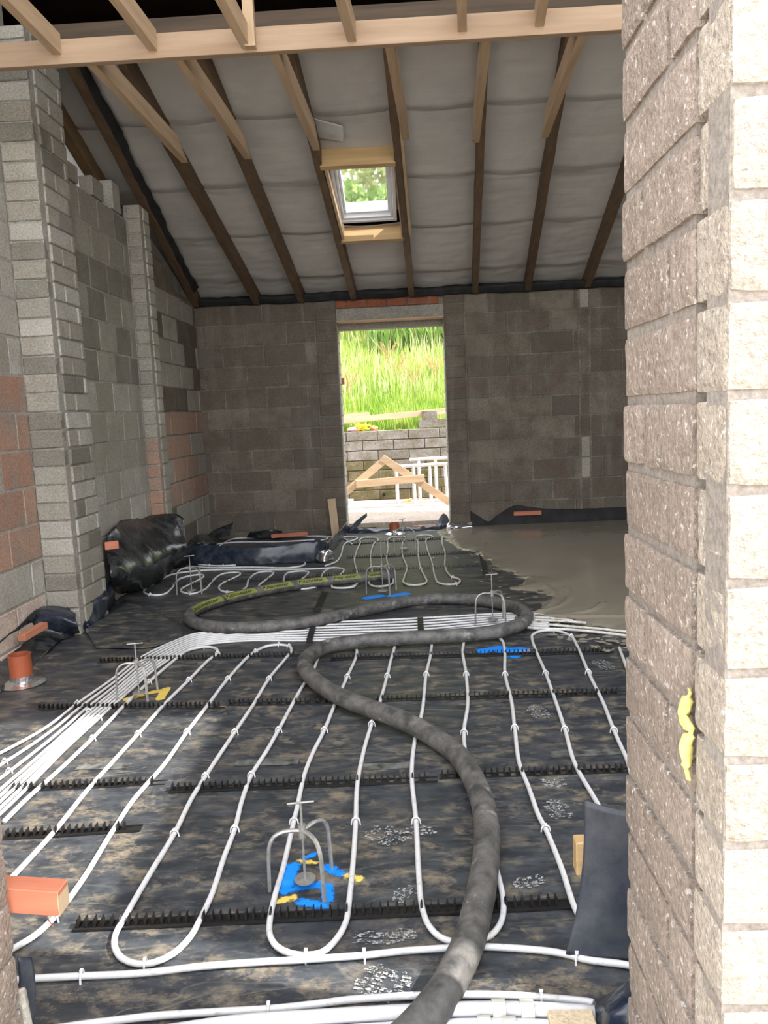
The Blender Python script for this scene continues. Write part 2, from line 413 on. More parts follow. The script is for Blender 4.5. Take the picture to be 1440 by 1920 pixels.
# ------------------------------------------------------------------ block walls
BC = {}
def block_mesh(L, H, D, mat, bev=.006, jit=.0012, rough=0):
    var = random.randrange(4)
    k = (round(L, 3), round(H, 3), round(D, 3), mat, var, bev, rough)
    if k not in BC:
        bm = bmesh.new()
        if rough:                                   # worn, pitted edges seen close to
            bmesh.ops.create_cube(bm, size=2.0); bmesh.ops.subdivide_edges(bm, edges=bm.edges[:], cuts=5, use_grid_fill=True)
            hv = Vector((L/2, D/2, H/2)); fr = Vector((.0, .0, .0))
            for v in bm.verts:
                q = Vector([math.copysign(abs(t)**.7, t) for t in v.co]); p = Vector((q.x*hv.x, q.y*hv.y, q.z*hv.z))
                inn = Vector([max(-(h_-bev), min(h_-bev, t)) for t, h_ in zip(p, hv)]); dv = p-inn
                if dv.length > bev: p = inn+dv.normalized()*bev
                v.co = p+mnoise.noise_vector(p*30+Vector((var*9, 0, 0)))*.0022
        else: obox(bm, (0, 0, 0), X_, Y_, Z_, L/2, D/2, H/2, bev, jit)
        me = bpy.data.meshes.new('block'); bm.normal_update(); bm.to_mesh(me); bm.free(); me.materials.append(M[mat]); BC[k] = me
    return BC[k]
def put_block(root, c, ang, L, H, D, mat, name='block', **kw):
    me = block_mesh(L, H, D, mat, **kw)
    o = bpy.data.objects.new(name, me); link(o, root)
    o.location = Vector(c)-WL[root.name]
    o.rotation_euler = (random.uniform(-.002, .002), random.uniform(-.003, .003), ang+random.uniform(-.002, .002)); return o
def wall_face(root, p0, d, nrm, L, zb, ztop, ch, bl, offs, matf, D=.07, proud=.004, holes=(), top=None, joint=.010, name='block', **kw):
    """lay blocks over a face from p0 along unit d, outward normal nrm"""
    p0, d, nrm = Vector(p0), Vector(d), Vector(nrm); ang = math.atan2(d.y, d.x); k = 0; z = zb
    while z < ztop-.02:
        z1 = min(z+ch, ztop)
        off = offs[k % len(offs)]; s = off-bl*math.ceil(off/bl+.001); js = [0.0]
        while s < L:
            if s > .03 and s < L-.03: js.append(s)
            s += bl
        js.append(L)
        for a, b in zip(js, js[1:]):
            zt, skip = z1, False
            for (h0, h1, hz0, hz1) in holes:
                if a >= h0-.02 and b <= h1+.02 and z >= hz0-.02 and z1 <= hz1+.02: skip = True
            if top:
                t = min(top(a), top(b)); zt = min(zt, t)
            if skip or zt-z < .035: continue
            Lb, Hb = b-a-joint, zt-z-joint
            c = p0+d*((a+b)/2)+nrm*(proud-D/2+random.uniform(-.0025, .0025))+Vector((0, 0, (z+zt)/2))
            put_block(root, c, ang, Lb, Hb, D, matf((a+b)/2, (z+zt)/2, k), name, **kw)
        z += ch; k += 1

random.seed(11)
# ------------------------------------------------------------------ floor
bm = bmesh.new(); box(bm, -2.6, 3.7, .9, 8.9, -.3, -.03)
floor = mk('floor', bm, 'concrete'); tag(floor, kind='structure')
bm = bmesh.new(); box(bm, -30, 30, -30, .88, -.4, -.12)
g1 = mk('ground', bm, 'bounce_ground'); tag(g1, kind='structure')  # unseen ground out front, added pale to bounce light indoors
bm = bmesh.new(); box(bm, -9, 9, 8.92, 11.8, -.35, .05)
g2 = mk('ground', bm, 'slab'); tag(g2, kind='structure')
# the trodden membrane laid over the slab
def fz(x, y):
    lap = 0
    for l0 in (2.02, 2.60, 3.38, 4.06, 5.1, 6.3):
        t = y-l0-.012*N(x*1.5, l0)
        if 0 < t < .35: lap = .006*(1-t/.35)*min(1, t/.015)
    if y > 4.0: lap += .006*max(0, .30-abs(N(x*1.4+y*.4, y*5.0, 3)))*min(1, y-4.0)
    return lap+.0022*N(x*3, y*9)+.0012*N(x*14, y*30, 3)+.004*max(0, N(x*1.1, y*6, 8))-.001
nx, ny = 300, 420; xs = np.linspace(-2.3, 3.38, nx); ys = np.linspace(1.3, 8.47, ny)
vv = [(x, y, fz(x, y)) for x in xs for y in ys]
ff = [(i*ny+j, (i+1)*ny+j, (i+1)*ny+j+1, i*ny+j+1) for i in range(nx-1) for j in range(ny-1)]
dpm = mesh_np('plastic_membrane', vv, ff, 'dpm')
tag(dpm, 'black polythene floor membrane trodden with dried mud, spread under the white pipes', 'membrane')
md = dpm.modifiers.new('solid', 'SOLIDIFY'); md.thickness = .002; md.offset = -1

# ------------------------------------------------------------------ walls
ZB = -.165
def rnd_pick(a): return random.choice(a)
# back wall: left part, right part
wb = empty('wall_back', (0, RD, 0), None, None); wb['kind'] = 'structure'
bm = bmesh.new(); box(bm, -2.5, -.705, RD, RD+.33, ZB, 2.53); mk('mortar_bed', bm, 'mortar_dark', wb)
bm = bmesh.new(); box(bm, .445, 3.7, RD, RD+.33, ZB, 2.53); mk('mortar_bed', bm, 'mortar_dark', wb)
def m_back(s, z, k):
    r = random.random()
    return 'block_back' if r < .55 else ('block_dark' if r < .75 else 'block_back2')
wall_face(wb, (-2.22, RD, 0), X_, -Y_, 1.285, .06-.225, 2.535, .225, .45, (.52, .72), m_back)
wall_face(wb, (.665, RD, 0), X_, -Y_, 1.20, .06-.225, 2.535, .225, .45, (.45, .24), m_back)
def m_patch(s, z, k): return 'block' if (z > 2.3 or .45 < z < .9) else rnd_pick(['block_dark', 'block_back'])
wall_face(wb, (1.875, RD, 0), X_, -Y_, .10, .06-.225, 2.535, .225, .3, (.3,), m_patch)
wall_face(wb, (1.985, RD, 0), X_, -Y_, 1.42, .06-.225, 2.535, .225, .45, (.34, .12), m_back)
# door piers of flat-laid blocks, full thickness of the wall
for nm, x0, x1 in (('left', -.93, -.705), ('right', .445, .66)):
    pr = empty('door_pier', ((x0+x1)/2, RD, 0), 'pier of flat grey blocks on the %s side of the far doorway' % nm, 'pier', 'piers beside the far doorway')
    bm = bmesh.new(); box(bm, x0+.004, x1-.004, RD-.012, RD+.325, ZB, 2.56); mk('mortar_bed', bm, 'mortar_dark', pr)
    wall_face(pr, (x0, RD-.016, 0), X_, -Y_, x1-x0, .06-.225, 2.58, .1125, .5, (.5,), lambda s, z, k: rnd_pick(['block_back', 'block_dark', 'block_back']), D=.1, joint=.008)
    sx = x1 if nm == 'left' else x0; nr = X_ if nm == 'left' else -X_
    wall_face(pr, (sx, RD+.09 if nm == 'left' else RD+.31, 0), Y_ if nm == 'left' else -Y_, nr, .22, .06-.225, 2.3, .1125, .5, (.5,), lambda s, z, k: 'block_light', D=.03, joint=.008, proud=.003)  # reveals in paler blocks, the daylight on them put into the colour
# lintels over the door
bm = bmesh.new(); box(bm, -.703, .443, RD+.0, RD+.11, 2.30, 2.425, .004, .001)
tag(mk('concrete_lintel', bm, 'concrete'), 'inner concrete lintel over the far doorway, under the red bricks', 'lintel')
bm = bmesh.new(); box(bm, -.80, .54, RD+.20, RD+.36, 2.225, 2.33, .004, .001)
tag(mk('concrete_lintel', bm, 'concrete'), 'outer weathered lintel across the head of the far doorway, lit from below', 'lintel')
bm = bmesh.new(); box(bm, -.703, .443, RD-.008, RD+.2, 2.288, 2.30)
tag(mk('lintel_board', bm, 'pine_x'), 'thin pale board under the inner lintel of the far doorway', 'board')
wt = empty('wall_top', (-.13, RD, 2.43), None, None); wt['kind'] = 'structure'
bm = bmesh.new(); box(bm, -.703, .443, RD+.02, RD+.11, 2.425, 2.54); mk('mortar_bed', bm, 'mortar_dark', wt)
x = -.70
for L in (.11, .215, .215, .215, .215, .13):
    put_block(wt, (x+L/2, RD+.055, 2.475), 0, L-.01, .09, .1, 'brick', 'brick'); x += L

# left wall: near stretch, column, recessed stretch, small pier, far stretch
wlft = empty('wall_left', (-2.3, 4, 0), None, None); wlft['kind'] = 'structure'
bm = bmesh.new(); box(bm, -2.6, -2.32, .93, 4.95, ZB, 4.0); mk('mortar_bed', bm, 'mortar', wlft)
bm = bmesh.new(); box(bm, -2.6, -2.24, 4.95, 6.7, ZB, 2.98); mk('mortar_bed', bm, 'mortar', wlft)
bm = bmesh.new(); solid_prism(bm, [(-2.6, 6.7, ZB), (-2.6, 8.82, ZB), (-2.6, 8.82, 2.46), (-2.6, 6.7, roofz(6.7)-.02)], (.38, 0, 0)); mk('mortar_bed', bm, 'mortar_dark', wlft)
def m_w1(s, z, k):
    Yv = 4.75-s
    if z < .50: return rnd_pick(['block_pink', 'block_pink', 'block_light'])
    if z < 1.65: return rnd_pick(['block_orange', 'block_orange', 'block_orange', 'block'])
    return rnd_pick(['block_light', 'block_light', 'block'])
wall_face(wlft, (-2.32, 4.75, 0), -Y_, X_, 3.3, .05-.225, 4.0, .225, .45, (.16, .38), m_w1, top=lambda s: 4.0)
def m_w2(s, z, k): return rnd_pick(['block', 'block', 'block_light', 'block'] if z < 1.7 else ['block', 'block_mid', 'block'])
wall_face(wlft, (-2.24, 6.6, 0), -Y_, X_, 1.41, .05-.225, 3.0, .225, .335, (.12, .29, .2), m_w2, top=lambda s: 3.0)
def m_w3(s, z, k):
    if .45 < z < 1.45: return rnd_pick(['block_orange', 'block_orange', 'block'])
    return rnd_pick(['block', 'block', 'block_back'])
wall_face(wlft, (-2.22, RD, 0), -Y_, X_, RD-6.82, .06-.225, 3.2, .225, .45, (.28, .09), m_w3, top=lambda s: roofz(RD-s)-.01)
# odd blocks on top of the recessed stretch
for (yy, hh, zz) in ((5.55, .12, 2.99), (6.02, .14, 2.99), (6.40, .22, 2.99)):
    put_block(wlft, (-2.28, yy, zz+hh/2), PI/2, .22 if hh < .2 else .17, hh, .10, 'block_light' if hh > .2 else 'block')
def pier(name, label, x0, x1, y0, y1, ztop, fmat, smat, sl, front_off=(.5,)):
    r = empty(name, ((x0+x1)/2, (y0+y1)/2, 0), label, 'pier')
    bm = bmesh.new(); box(bm, x0-.02, x1-.005, y0+.005, y1-.002, ZB, ztop-.01); mk('mortar_bed', bm, 'mortar', r)
    wall_face(r, (x0, y0, 0), X_, -Y_, x1-x0, .05-.225, ztop, .1125, .5, front_off, fmat, D=.06, joint=.011, proud=.006, jit=.002)
    wall_face(r, (x1, y1, 0), -Y_, X_, y1-y0-.065, .05-.225, ztop, .1125, sl, (.22, .5), smat, D=.06, joint=.011, proud=.006, jit=.002)
    return r
pier('block_pier', 'tall column of flat-laid grey blocks on the left wall, nearest the doorway in front', -2.32, -2.11, 4.75, 5.19, 3.62,
     lambda s, z, k: rnd_pick(['block', 'block_mid', 'block', 'block', 'block_light']), lambda s, z, k: rnd_pick(['block', 'block', 'block_light', 'block_mid', 'block']), .44)
pier('block_pier', 'narrow block pier with orange staining low down, between the column and the far corner', -2.235, -2.115, 6.6, 6.82, 3.10,
     lambda s, z, k: 'block_orange' if z < 1.2 else 'block', lambda s, z, k: 'block_light' if z > 1.25 else 'block', .5)
# right and entrance walls (behind the near jamb)
wr = empty('wall_right', (3.4, 4, 0), None, None); wr['kind'] = 'structure'
bm = bmesh.new(); box(bm, 3.4, 3.7, .93, 8.82, ZB, 4.3); mk('mortar_bed', bm, 'mortar', wr)
wall_face(wr, (3.4, 1.4, 0), Y_, -X_, 7.08, .06-.225, 3.2, .225, .45, (.2, .42), lambda s, z, k: rnd_pick(['block', 'block_back']), top=lambda s: min(roofz(1.4+s), 4.2))
wf = empty('wall_front', (0, 1.16, 0), None, None); wf['kind'] = 'structure'
bm = bmesh.new()
box(bm, 2.6, 3.4, .94, 1.38, ZB, 2.55)
mk('mortar_bed', bm, 'mortar_jamb', wf)

# ------------------------------------------------------------------ near jambs: flat-laid coarse blocks
JR = .373
def m_jamb(s, z, k): return rnd_pick(['block_jamb', 'block_jamb', 'block_jamb_sunlit'] if False else ['block_jamb'])
jr = empty('door_jamb', (.6, 1.16, 0), 'coarse brown-grey block jamb filling the right of the view, its outer face in full sun', 'pier')
Z0J, CHJ = .062-.45, .1127
bm = bmesh.new(); box(bm, JR+.005, .86, .936, 1.0, Z0J, 2.6); box(bm, JR+.013, .86, 1.06, 1.380, Z0J, 2.6); mk('mortar_bed', bm, 'mortar_jamb', jr)
bm = bmesh.new(); box(bm, JR+.03, .86, 1.0, 1.06, Z0J, 2.6); mk('cavity_closer', bm, 'concrete', jr)
kk = int((2.6-Z0J)/CHJ)
for k in range(kk):
    z = Z0J+CHJ*(k+.5)
    # outer leaf (sunlit face) and inner leaf
    o1 = random.uniform(-.002, .002)
    xb = [JR, JR+.44, .87] if k % 2 else [JR, JR+.215, JR+.44, .87]
    for a, b in zip(xb, xb[1:]):
        put_block(jr, ((a+b)/2+o1, .983, z), 0, b-a-.009, CHJ-.009, .106, 'block_jamb_sunlit', bev=.007, jit=.001, rough=3)
    if k % 3 == 1: segs = [(1.048, 1.155), (1.155, 1.388)]
    elif k % 3 == 2: segs = [(1.048, 1.270), (1.270, 1.388)]
    else: segs = [(1.048, 1.388)]
    o2 = random.uniform(-.004, .001)
    for a, b in segs:
        put_block(jr, (JR+.008+.1+o2, (a+b)/2, z), PI/2, b-a-.009, CHJ-.012, .2, 'block_jamb', bev=.008, jit=.0015, rough=3)
        put_block(jr, (JR+.008+.32+o2, (a+b)/2, z), PI/2, b-a-.009, CHJ-.009, .2, 'block_jamb', bev=.008, jit=.0015)
# squeezed-out foam in the joint between the leaves
bm = bmesh.new(); path = [PX(x, y, JR-.001) for x, y in ((1292, 1292), (1286, 1325), (1283, 1345), (1290, 1365), (1288, 1400), (1290, 1430), (1292, 1462))]
path = resample(path, .004); rr = [.003+.004*abs(N(0, 0, i*.31)) + (.0055 if .12 < i/len(path) < .48 else 0)+(.004 if .55 < i/len(path) < .85 else 0) for i in range(len(path))]
tube(bm, path, rr, 14)
for v in bm.verts: v.co += mnoise.noise_vector(v.co*55)*.0055+mnoise.noise_vector(v.co*140)*.002
tag(mk('foam_bead', bm, 'foam', smooth=True), 'bulging bead of yellow expanding foam in the joint of the near right jamb', 'foam')
# left jamb
jl = empty('door_jamb', (-.75, 1.16, 0), 'dark brown-grey block jamb at the bottom left edge of the view', 'pier')
XL = -.805
bm = bmesh.new(); box(bm, -1.25, XL-.010, .938, 1.385, Z0J, 2.6); mk('mortar_bed', bm, 'mortar_jamb', jl)
for k in range(kk):
    z = Z0J+CHJ*(k+.5)
    put_block(jl, ((-1.25+XL)/2, .983, z), 0, XL+1.25-.009, CHJ-.009, .106, 'block_jamb', bev=.008, jit=.001, rough=3)
    for a, b in ([(1.048, 1.388)] if k % 2 else [(1.048, 1.17), (1.17, 1.388)]):
        put_block(jl, (XL-.1+random.uniform(-.003, .002), (a+b)/2, z), PI/2, b-a-.009, CHJ-.009, .2, 'block_jamb', bev=.008, jit=.0015, rough=3)
        put_block(jl, (XL-.32, (a+b)/2, z), PI/2, b-a-.009, CHJ-.009, .2, 'block_jamb', bev=.008, jit=.0015)

# ------------------------------------------------------------------ roof
RN = Vector((0, RS, 1)).normalized(); RV = Vector((0, 1, -RS)).normalized()      # normal, down-slope
cl = empty('ceiling', (0, 6.8, 3.2), None, None); cl['kind'] = 'structure'
SKX0, SKX1, SKY0, SKY1 = -.61, .05, PR(665, 318, 0).y-.02, PR(690, 457, 0).y-.03
bm = bmesh.new()
def slab(bm, x0, x1, y0, y1, off=.26, t=.03):
    solid_prism(bm, [(x0, y0, roofz(y0, off)), (x0, y1, roofz(y1, off)), (x0, y1, roofz(y1, off+t)), (x0, y0, roofz(y0, off+t))], (x1-x0, 0, 0))
slab(bm, -4.2, SKX0, 2.3, 9.1); slab(bm, SKX1, 3.8, 2.3, 9.1); slab(bm, SKX0, SKX1, 2.3, SKY0-.02); slab(bm, SKX0, SKX1, SKY1+.02, 9.1)
mk('roof_lining', bm, 'lining', cl)
bm = bmesh.new(); box(bm, -4.2, -4.15, .9, 9, -.1, 4.9); box(bm, -4.2, -2.5, 8.6, 8.8, -.1, 2.9); box(bm, 3.7, 3.75, .9, 9, 3, 4.9); box(bm, -4.2, -2.5, .9, 1.0, -.1, 3.5); mk('gable_lining', bm, 'lining', cl)

RAF = [('r0', -2.40, -2.49), ('r1', -2.09, -2.215), ('r2', -1.765, -1.575), ('r3', -1.26, -1.10), ('r4', -.685, -.54), ('r5', -.055, .075), ('r6', .56, .745), ('r7', 1.10, 1.30), ('r8', 1.78, 1.92), ('r9', 2.35, 2.50)]
RLAB = {'r0': 'brown rafter seen past the left wall top, outside the room', 'r1': 'dark rafter lying along the top of the left wall with torn black sheet on it',
        'r2': 'dark old rafter first from the left wall, carrying the leftmost new joist', 'r3': 'dark old rafter second from the left wall, left of the skylight bay',
        'r4': 'dark old rafter along the left side of the skylight', 'r5': 'dark old rafter along the right side of the skylight',
        'r6': 'dark old rafter next right of the skylight rafters', 'r7': 'dark old rafter second to the right of the skylight',
        'r8': 'dark old rafter partly behind the near right jamb', 'r9': 'dark old rafter hidden beyond the near right jamb'}
YT, YB = 5.17, 8.62
def rafx(i, Y):
    _, a, b = RAF[i]; t = (Y-5.22)/(8.35-5.22); return a+(b-a)*t
for i, (nm, xa, xb) in enumerate(RAF):
    w_ = .075 if nm == 'r0' else .060
    bm = bmesh.new(); a = Vector((rafx(i, YT)+w_/2, YT, roofz(YT))); b = Vector((rafx(i, YB)+w_/2, YB, roofz(YB)))
    n = 14; prev = None
    for q in range(n+1):
        c = a.lerp(b, q/n)+X_*N(i*3, q*.9)*.006
        j = [N(q*1.7, i, k)*.003 for k in range(4)]
        ring = [bm.verts.new(c+X_*(-w_/2+j[0])+RN*j[1]), bm.verts.new(c+X_*(w_/2+j[2])+RN*j[3]), bm.verts.new(c+X_*w_/2+RN*.155), bm.verts.new(c-X_*w_/2+RN*.155)]
        if prev:
            for k in range(4): bm.faces.new((prev[k], ring[k], ring[(k+1) % 4], prev[(k+1) % 4]))
        else: bm.faces.new(ring)
        prev = ring
    bm.faces.new(prev[::-1]); bmesh.ops.recalc_face_normals(bm, faces=bm.faces)
    tag(mk('rafter', bm, 'old_brown' if nm == 'r0' else 'old'), RLAB[nm], 'rafter', 'old dark rafters')
# breather membrane in overlapping rows, sagging between rafters
def bay(x, Y):
    for i in range(len(RAF)-1):
        a, b = rafx(i, Y)+.03, rafx(i+1, Y)+.03
        if a <= x <= b: return (x-a)/(b-a), i
    return 0.0, 0
seams = [5.19, 6.02, 6.78, 7.50, 8.28, 8.80]
MR = ['uppermost row of grey roof membrane, running from the ridge to the first lap', 'second row of grey roof membrane down, behind the top of the skylight',
      'third row of grey roof membrane down, level with the skylight glass', 'fourth row of grey roof membrane down, just below the skylight', 'lowest dark crumpled row of grey roof membrane at the eaves']
for r in range(5):
    y0, y1 = seams[r], seams[r+1]+.10
    nxm, nym = 330, max(14, int((y1-y0)/.028)); vs = []; xs = np.linspace(-3.6, 3.4, nxm)
    for ix, x in enumerate(xs):
        for iy in range(nym+1):
            v = iy/nym; Y = y0+(y1-y0)*v + .012*N(x*1.5, r*5, 2)*(1-v)
            u, bi = bay(x, Y)
            s = math.sin(PI*u)**.8 if 0 < u < 1 else 0
            sag = .020+.012*N(bi*3.3, Y*.8)+.010*N(x*2, Y*2, 4)
            dz = -sag*s
            dz -= (.005+.034*max(0, N(x*1.7, r*7.7, 1)-.12))*max(0, 1-(Y-y0)/.10)*min(1, s*2)        # lip of the lap
            wr_ = abs(N(x*2.2+Y*1.2, Y*11+bi*5, 2))
            dz += (.006*wr_ + .003*N(x*9, Y*14, r))*min(1, s*2)*(1.9 if r >= 3 else 1.0)
            tt = (Y-(seams[r+1]-.03))/.03
            if tt > 0: dz += .014*min(1, tt)
            vs.append((x, Y, roofz(Y, .160)+dz-.0))
    H = nym+1; fs = []
    for i in range(nxm-1):
        for j in range(nym):
            cx, cy = (xs[i]+xs[i+1])/2, y0+(y1-y0)*(j+.5)/nym
            if SKX0-.0 < cx < SKX1+.0 and SKY0 < cy < SKY1: continue
            fs.append((i*H+j, (i+1)*H+j, (i+1)*H+j+1, i*H+j+1))
    o = mesh_np('roof_membrane', vs, fs, 'membrane'); tag(o, MR[r], 'membrane', 'rows of grey roof membrane')
# loose flap above the skylight
sheet('membrane_flap', [[PR(588, 221, .135), PR(615, 229, .12), PR(643, 236, .10)], [PR(592, 240, .135), PR(616, 248, .11), PR(644, 252, .085)], [PR(598, 262, .13), PR(620, 264, .11), PR(642, 267, .075)]], 'membrane', 6, 5, .008, 8, seed=3)
tag(bpy.data.objects['membrane_flap'], 'small turned-down flap of grey membrane just above the skylight', 'membrane')
# ridge beam and eaves timber
bm = bmesh.new(); box(bm, -4.1, 3.6, 5.10, 5.165, 3.62, 3.775); tag(mk('ridge_beam', bm, 'old_x'), 'dark timber across the roof where the grey membrane ends, above the new pine beam', 'beam')
bm = bmesh.new(); box(bm, -2.2, 3.4, RD+.02, RD+.12, 2.535, 2.585); tag(mk('wall_plate', bm, 'old_x'), 'dark wall plate along the top of the far wall under the rafter feet', 'timber')
pts_t = [[Vector((x, RD-.02, 2.60+.02*N(x*3, 1))) for x in np.linspace(-2.2, 3.35, 12)], [Vector((x, RD-.07+.02*N(x*2, 5), 2.57+.02*N(x*2.5, 3))) for x in np.linspace(-2.2, 3.35, 12)], [Vector((x, RD-.03, 2.505+.012*N(x*4, 7))) for x in np.linspace(-2.2, 3.35, 12)]]
tag(sheet('eaves_sheet', pts_t, 'matte_black', 6, 5, .015, 7, seed=5), 'crumpled black plastic tucked along the eaves above the far wall', 'sheet')
# torn black strip along rafter r1
rows = [[], [], []]
for q in range(13):
    Y = 5.25+q*.25; xx = rafx(1, Y)+.05
    rows[0].append(Vector((xx-.03, Y, roofz(Y, .01)))); rows[1].append(Vector((xx+.02, Y, roofz(Y, .05)))); rows[2].append(Vector((xx+.05+.05*max(0, N(Y*3.1, 4)), Y, roofz(Y, .10))))
tag(sheet('torn_strip', rows, 'matte_black', 5, 4, .02, 10, seed=8), 'ragged black strip hanging along the rafter on top of the left wall', 'sheet')

# new pine: cross beam, joists beyond it, joists in front of it
JZ = 3.235
bm = bmesh.new(); box(bm, -2.6, 3.39, 4.375, 4.42, JZ-.01, JZ+.115, .002)
tag(mk('cross_beam', bm, 'pine_beam'), 'new pale pine beam crossing the whole view under the ceiling', 'beam')
jo = [((152, 200), 112, (350, 305), -1, 'leftmost new joist, angled end cut on the first dark rafter'), ((318, 360), 103, (468, 298), -1, 'second new joist from the left beyond the pine beam'),
      ((500, 545), 90, (597, 282), -1, 'third new joist from the left, ending at the top left of the skylight'), ((721, 737), 75, (757, 262), 1, 'new joist ending at the top right of the skylight'),
      ((900, 922), 64, (889, 268), 1, 'new joist next right after the skylight joists'), ((1095, 1108), 48, (1018, 258), 1, 'rightmost new joist, splayed out beside the near right jamb')]
def joist(a, b, w_, h_, mat, label, cut=True):
    a, b = Vector(a), Vector(b); bm = bmesh.new(); d = (b-a); d.z = 0; d.normalize(); s = Vector((d.y, -d.x, 0))*w_/2
    e = h_/RS*.62 if cut else 0
    prof = [a, b, b-d*e*.55+Z_*h_*.45, b-d*e+Z_*h_, a+Z_*h_]
    solid_prism(bm, [p-s for p in prof], s*2); return mk('ceiling_joist', bm, mat)
for (xa, xb), ya, (tx, ty), sd_, lab in jo:
    A = P(xa, ya, JZ) if sd_ < 0 else P(xb, ya, JZ); B = PR(tx, ty, .0)
    B = P(tx, ty, JZ)
    A.x -= 0; dA = (B-A).normalized(); A0 = A - dA*((A.y-4.42)/dA.y)
    o = joist(A0+X_*(.0225 if sd_ < 0 else -.0225), B+X_*(-.0225 if sd_ < 0 else .0225)*.6, .050, .118, 'pine_y', lab)
    tag(o, lab, 'joist', 'new joists beyond the pine beam')
dn = -ray(880, 868).normalized()
up_j = [(107, 103, 'leftmost short pine joist fixed to the near face of the beam'), (287, 96, 'second short pine joist from the left on the near face of the beam'), (462, 92, 'short pine joist with an upright piece nailed beside it'),
        (660, 79, 'short pine joist at mid view, left of the room centre line'), (867, 60, 'short pine joist second from the right on the near face of the beam'), (1012, 50, 'rightmost short pine joist, next to the near right jamb')]
for x, y, lab in up_j:
    B = PY(x, y, 4.370); A = B+dn*1.9
    bm = bmesh.new(); bar(bm, A+Z_*.055, B+Z_*.055, .048, .105, Z_)
    for v in bm.verts:
        if v.co.y > 4.2: v.co.y = 4.374
    tag(mk('ceiling_joist', bm, 'pine_y'), lab, 'joist', 'short joists on the near side of the beam')
c = PY(470, 88, 4.35); bm = bmesh.new(); box(bm, c.x-.028, c.x+.028, 4.325, 4.374, c.z-.005, c.z+.75); tag(mk('upright_batten', bm, 'pine_z'), 'upright pine piece nailed to the beam beside the third short joist', 'timber')

# skylight: trimmers, liners, window
def trim_box(x0, x1, Y, off0, off1, t, mat, label):
    bm = bmesh.new(); c = Vector(((x0+x1)/2, Y, roofz(Y, (off0+off1)/2/RN.z)))
    obox(bm, c, X_, RV, RN, (x1-x0)/2, t/2, (off1-off0)/2, .002); return tag(mk('roof_trimmer', bm, mat), label, 'timber')
def rx(i, Y, side): return rafx(i, Y)+(.060 if side else 0)
p = PR(665, 318, 0); YU = p.y
trim_box(rx(4, YU, 1)-.02, rx(5, YU, 0)+.004, YU-.02, -.01, .16, .05, 'pine_x2', 'golden pine trimmer across the top of the skylight')
p = PR(690, 457, 0); YLW = p.y
trim_box(rx(4, YLW, 1)-.01, rx(5, YLW, 0)+.004, YLW-.02, -.005, .135, .045, 'pine_x2', 'golden pine trimmer across the bottom of the skylight, brightly lit')
for i, sd_, lab, ya, yb in ((4, 1, 'pale pine liner board on the left side of the skylight', YU+.02, YLW-.05), (5, 0, 'thin pine liner board on the right side of the skylight', YU+.02, YLW-.05)):
    bm = bmesh.new(); xo = .076 if sd_ else -.004
    a = Vector((rafx(i, ya)+xo, ya, roofz(ya, .075))); b = Vector((rafx(i, yb)+xo, yb, roofz(yb, .075)))
    bar(bm, a, b, .022 if sd_ else .012, .13, RN); tag(mk('skylight_liner', bm, 'pine_y'), lab, 'board')
ya, yb = P(757, 262, JZ).y, PR(765, 440).y
bm = bmesh.new(); bar(bm, Vector((rafx(5, ya)+.072, ya, roofz(ya, .03))), Vector((rafx(5, yb)+.072, yb, roofz(yb, .03))), .022, .085, RN)
tag(mk('rafter_doubler', bm, 'pine_y'), 'pale pine strip doubling the right face of the rafter beside the skylight', 'board')
wi = empty('window_1', (-.28, 6.9, roofz(6.9)), None, None); wi['kind'] = 'structure'
def rp(x, Y, off): return Vector((x, Y, roofz(Y, off)))
def frame_rect(bm, x0, x1, y0, y1, o0, o1, wd):
    for a, b, c, d in ((x0, x1, y0, y0+wd), (x0, x1, y1-wd, y1), (x0, x0+wd, y0+wd, y1-wd), (x1-wd, x1, y0+wd, y1-wd)):
        cc = rp((a+b)/2, (c+d)/2, (o0+o1)/2); obox(bm, cc, X_, RV, RN, (b-a)/2, (d-c)/2/RV.y, (o1-o0)/2, .003)
fx0, fx1 = PR(622, 340, .10).x, PR(742, 360, .10).x
fy1 = PR(700, 418, .10).y; fy0 = YU+.02
bm = bmesh.new(); frame_rect(bm, fx0, fx1, fy0, fy1, .10, .22, .030); mk('window_frame', bm, 'winframe', wi)
bm = bmesh.new(); frame_rect(bm, fx0+.032, fx1-.032, fy0+.032, fy1-.035, .115, .20, .022); mk('window_sash', bm, 'winframe', wi)
bm = bmesh.new(); frame_rect(bm, fx0+.056, fx1-.056, fy0+.056, fy1-.06, .15, .21, .020); mk('glazing_bead', bm, 'winframe', wi)
bm = bmesh.new(); obox(bm, rp((fx0+fx1)/2, (fy0+fy1)/2, .185), X_, RV, RN, (fx1-fx0)/2-.06, (fy1-fy0)/2-.06, .003); mk('window_pane', bm, 'glass', wi)
bm = bmesh.new(); frame_rect(bm, fx0-.03, fx1+.03, fy0-.03, fy1+.03, .22, .30, .03); mk('window_flashing', bm, 'steel', wi)

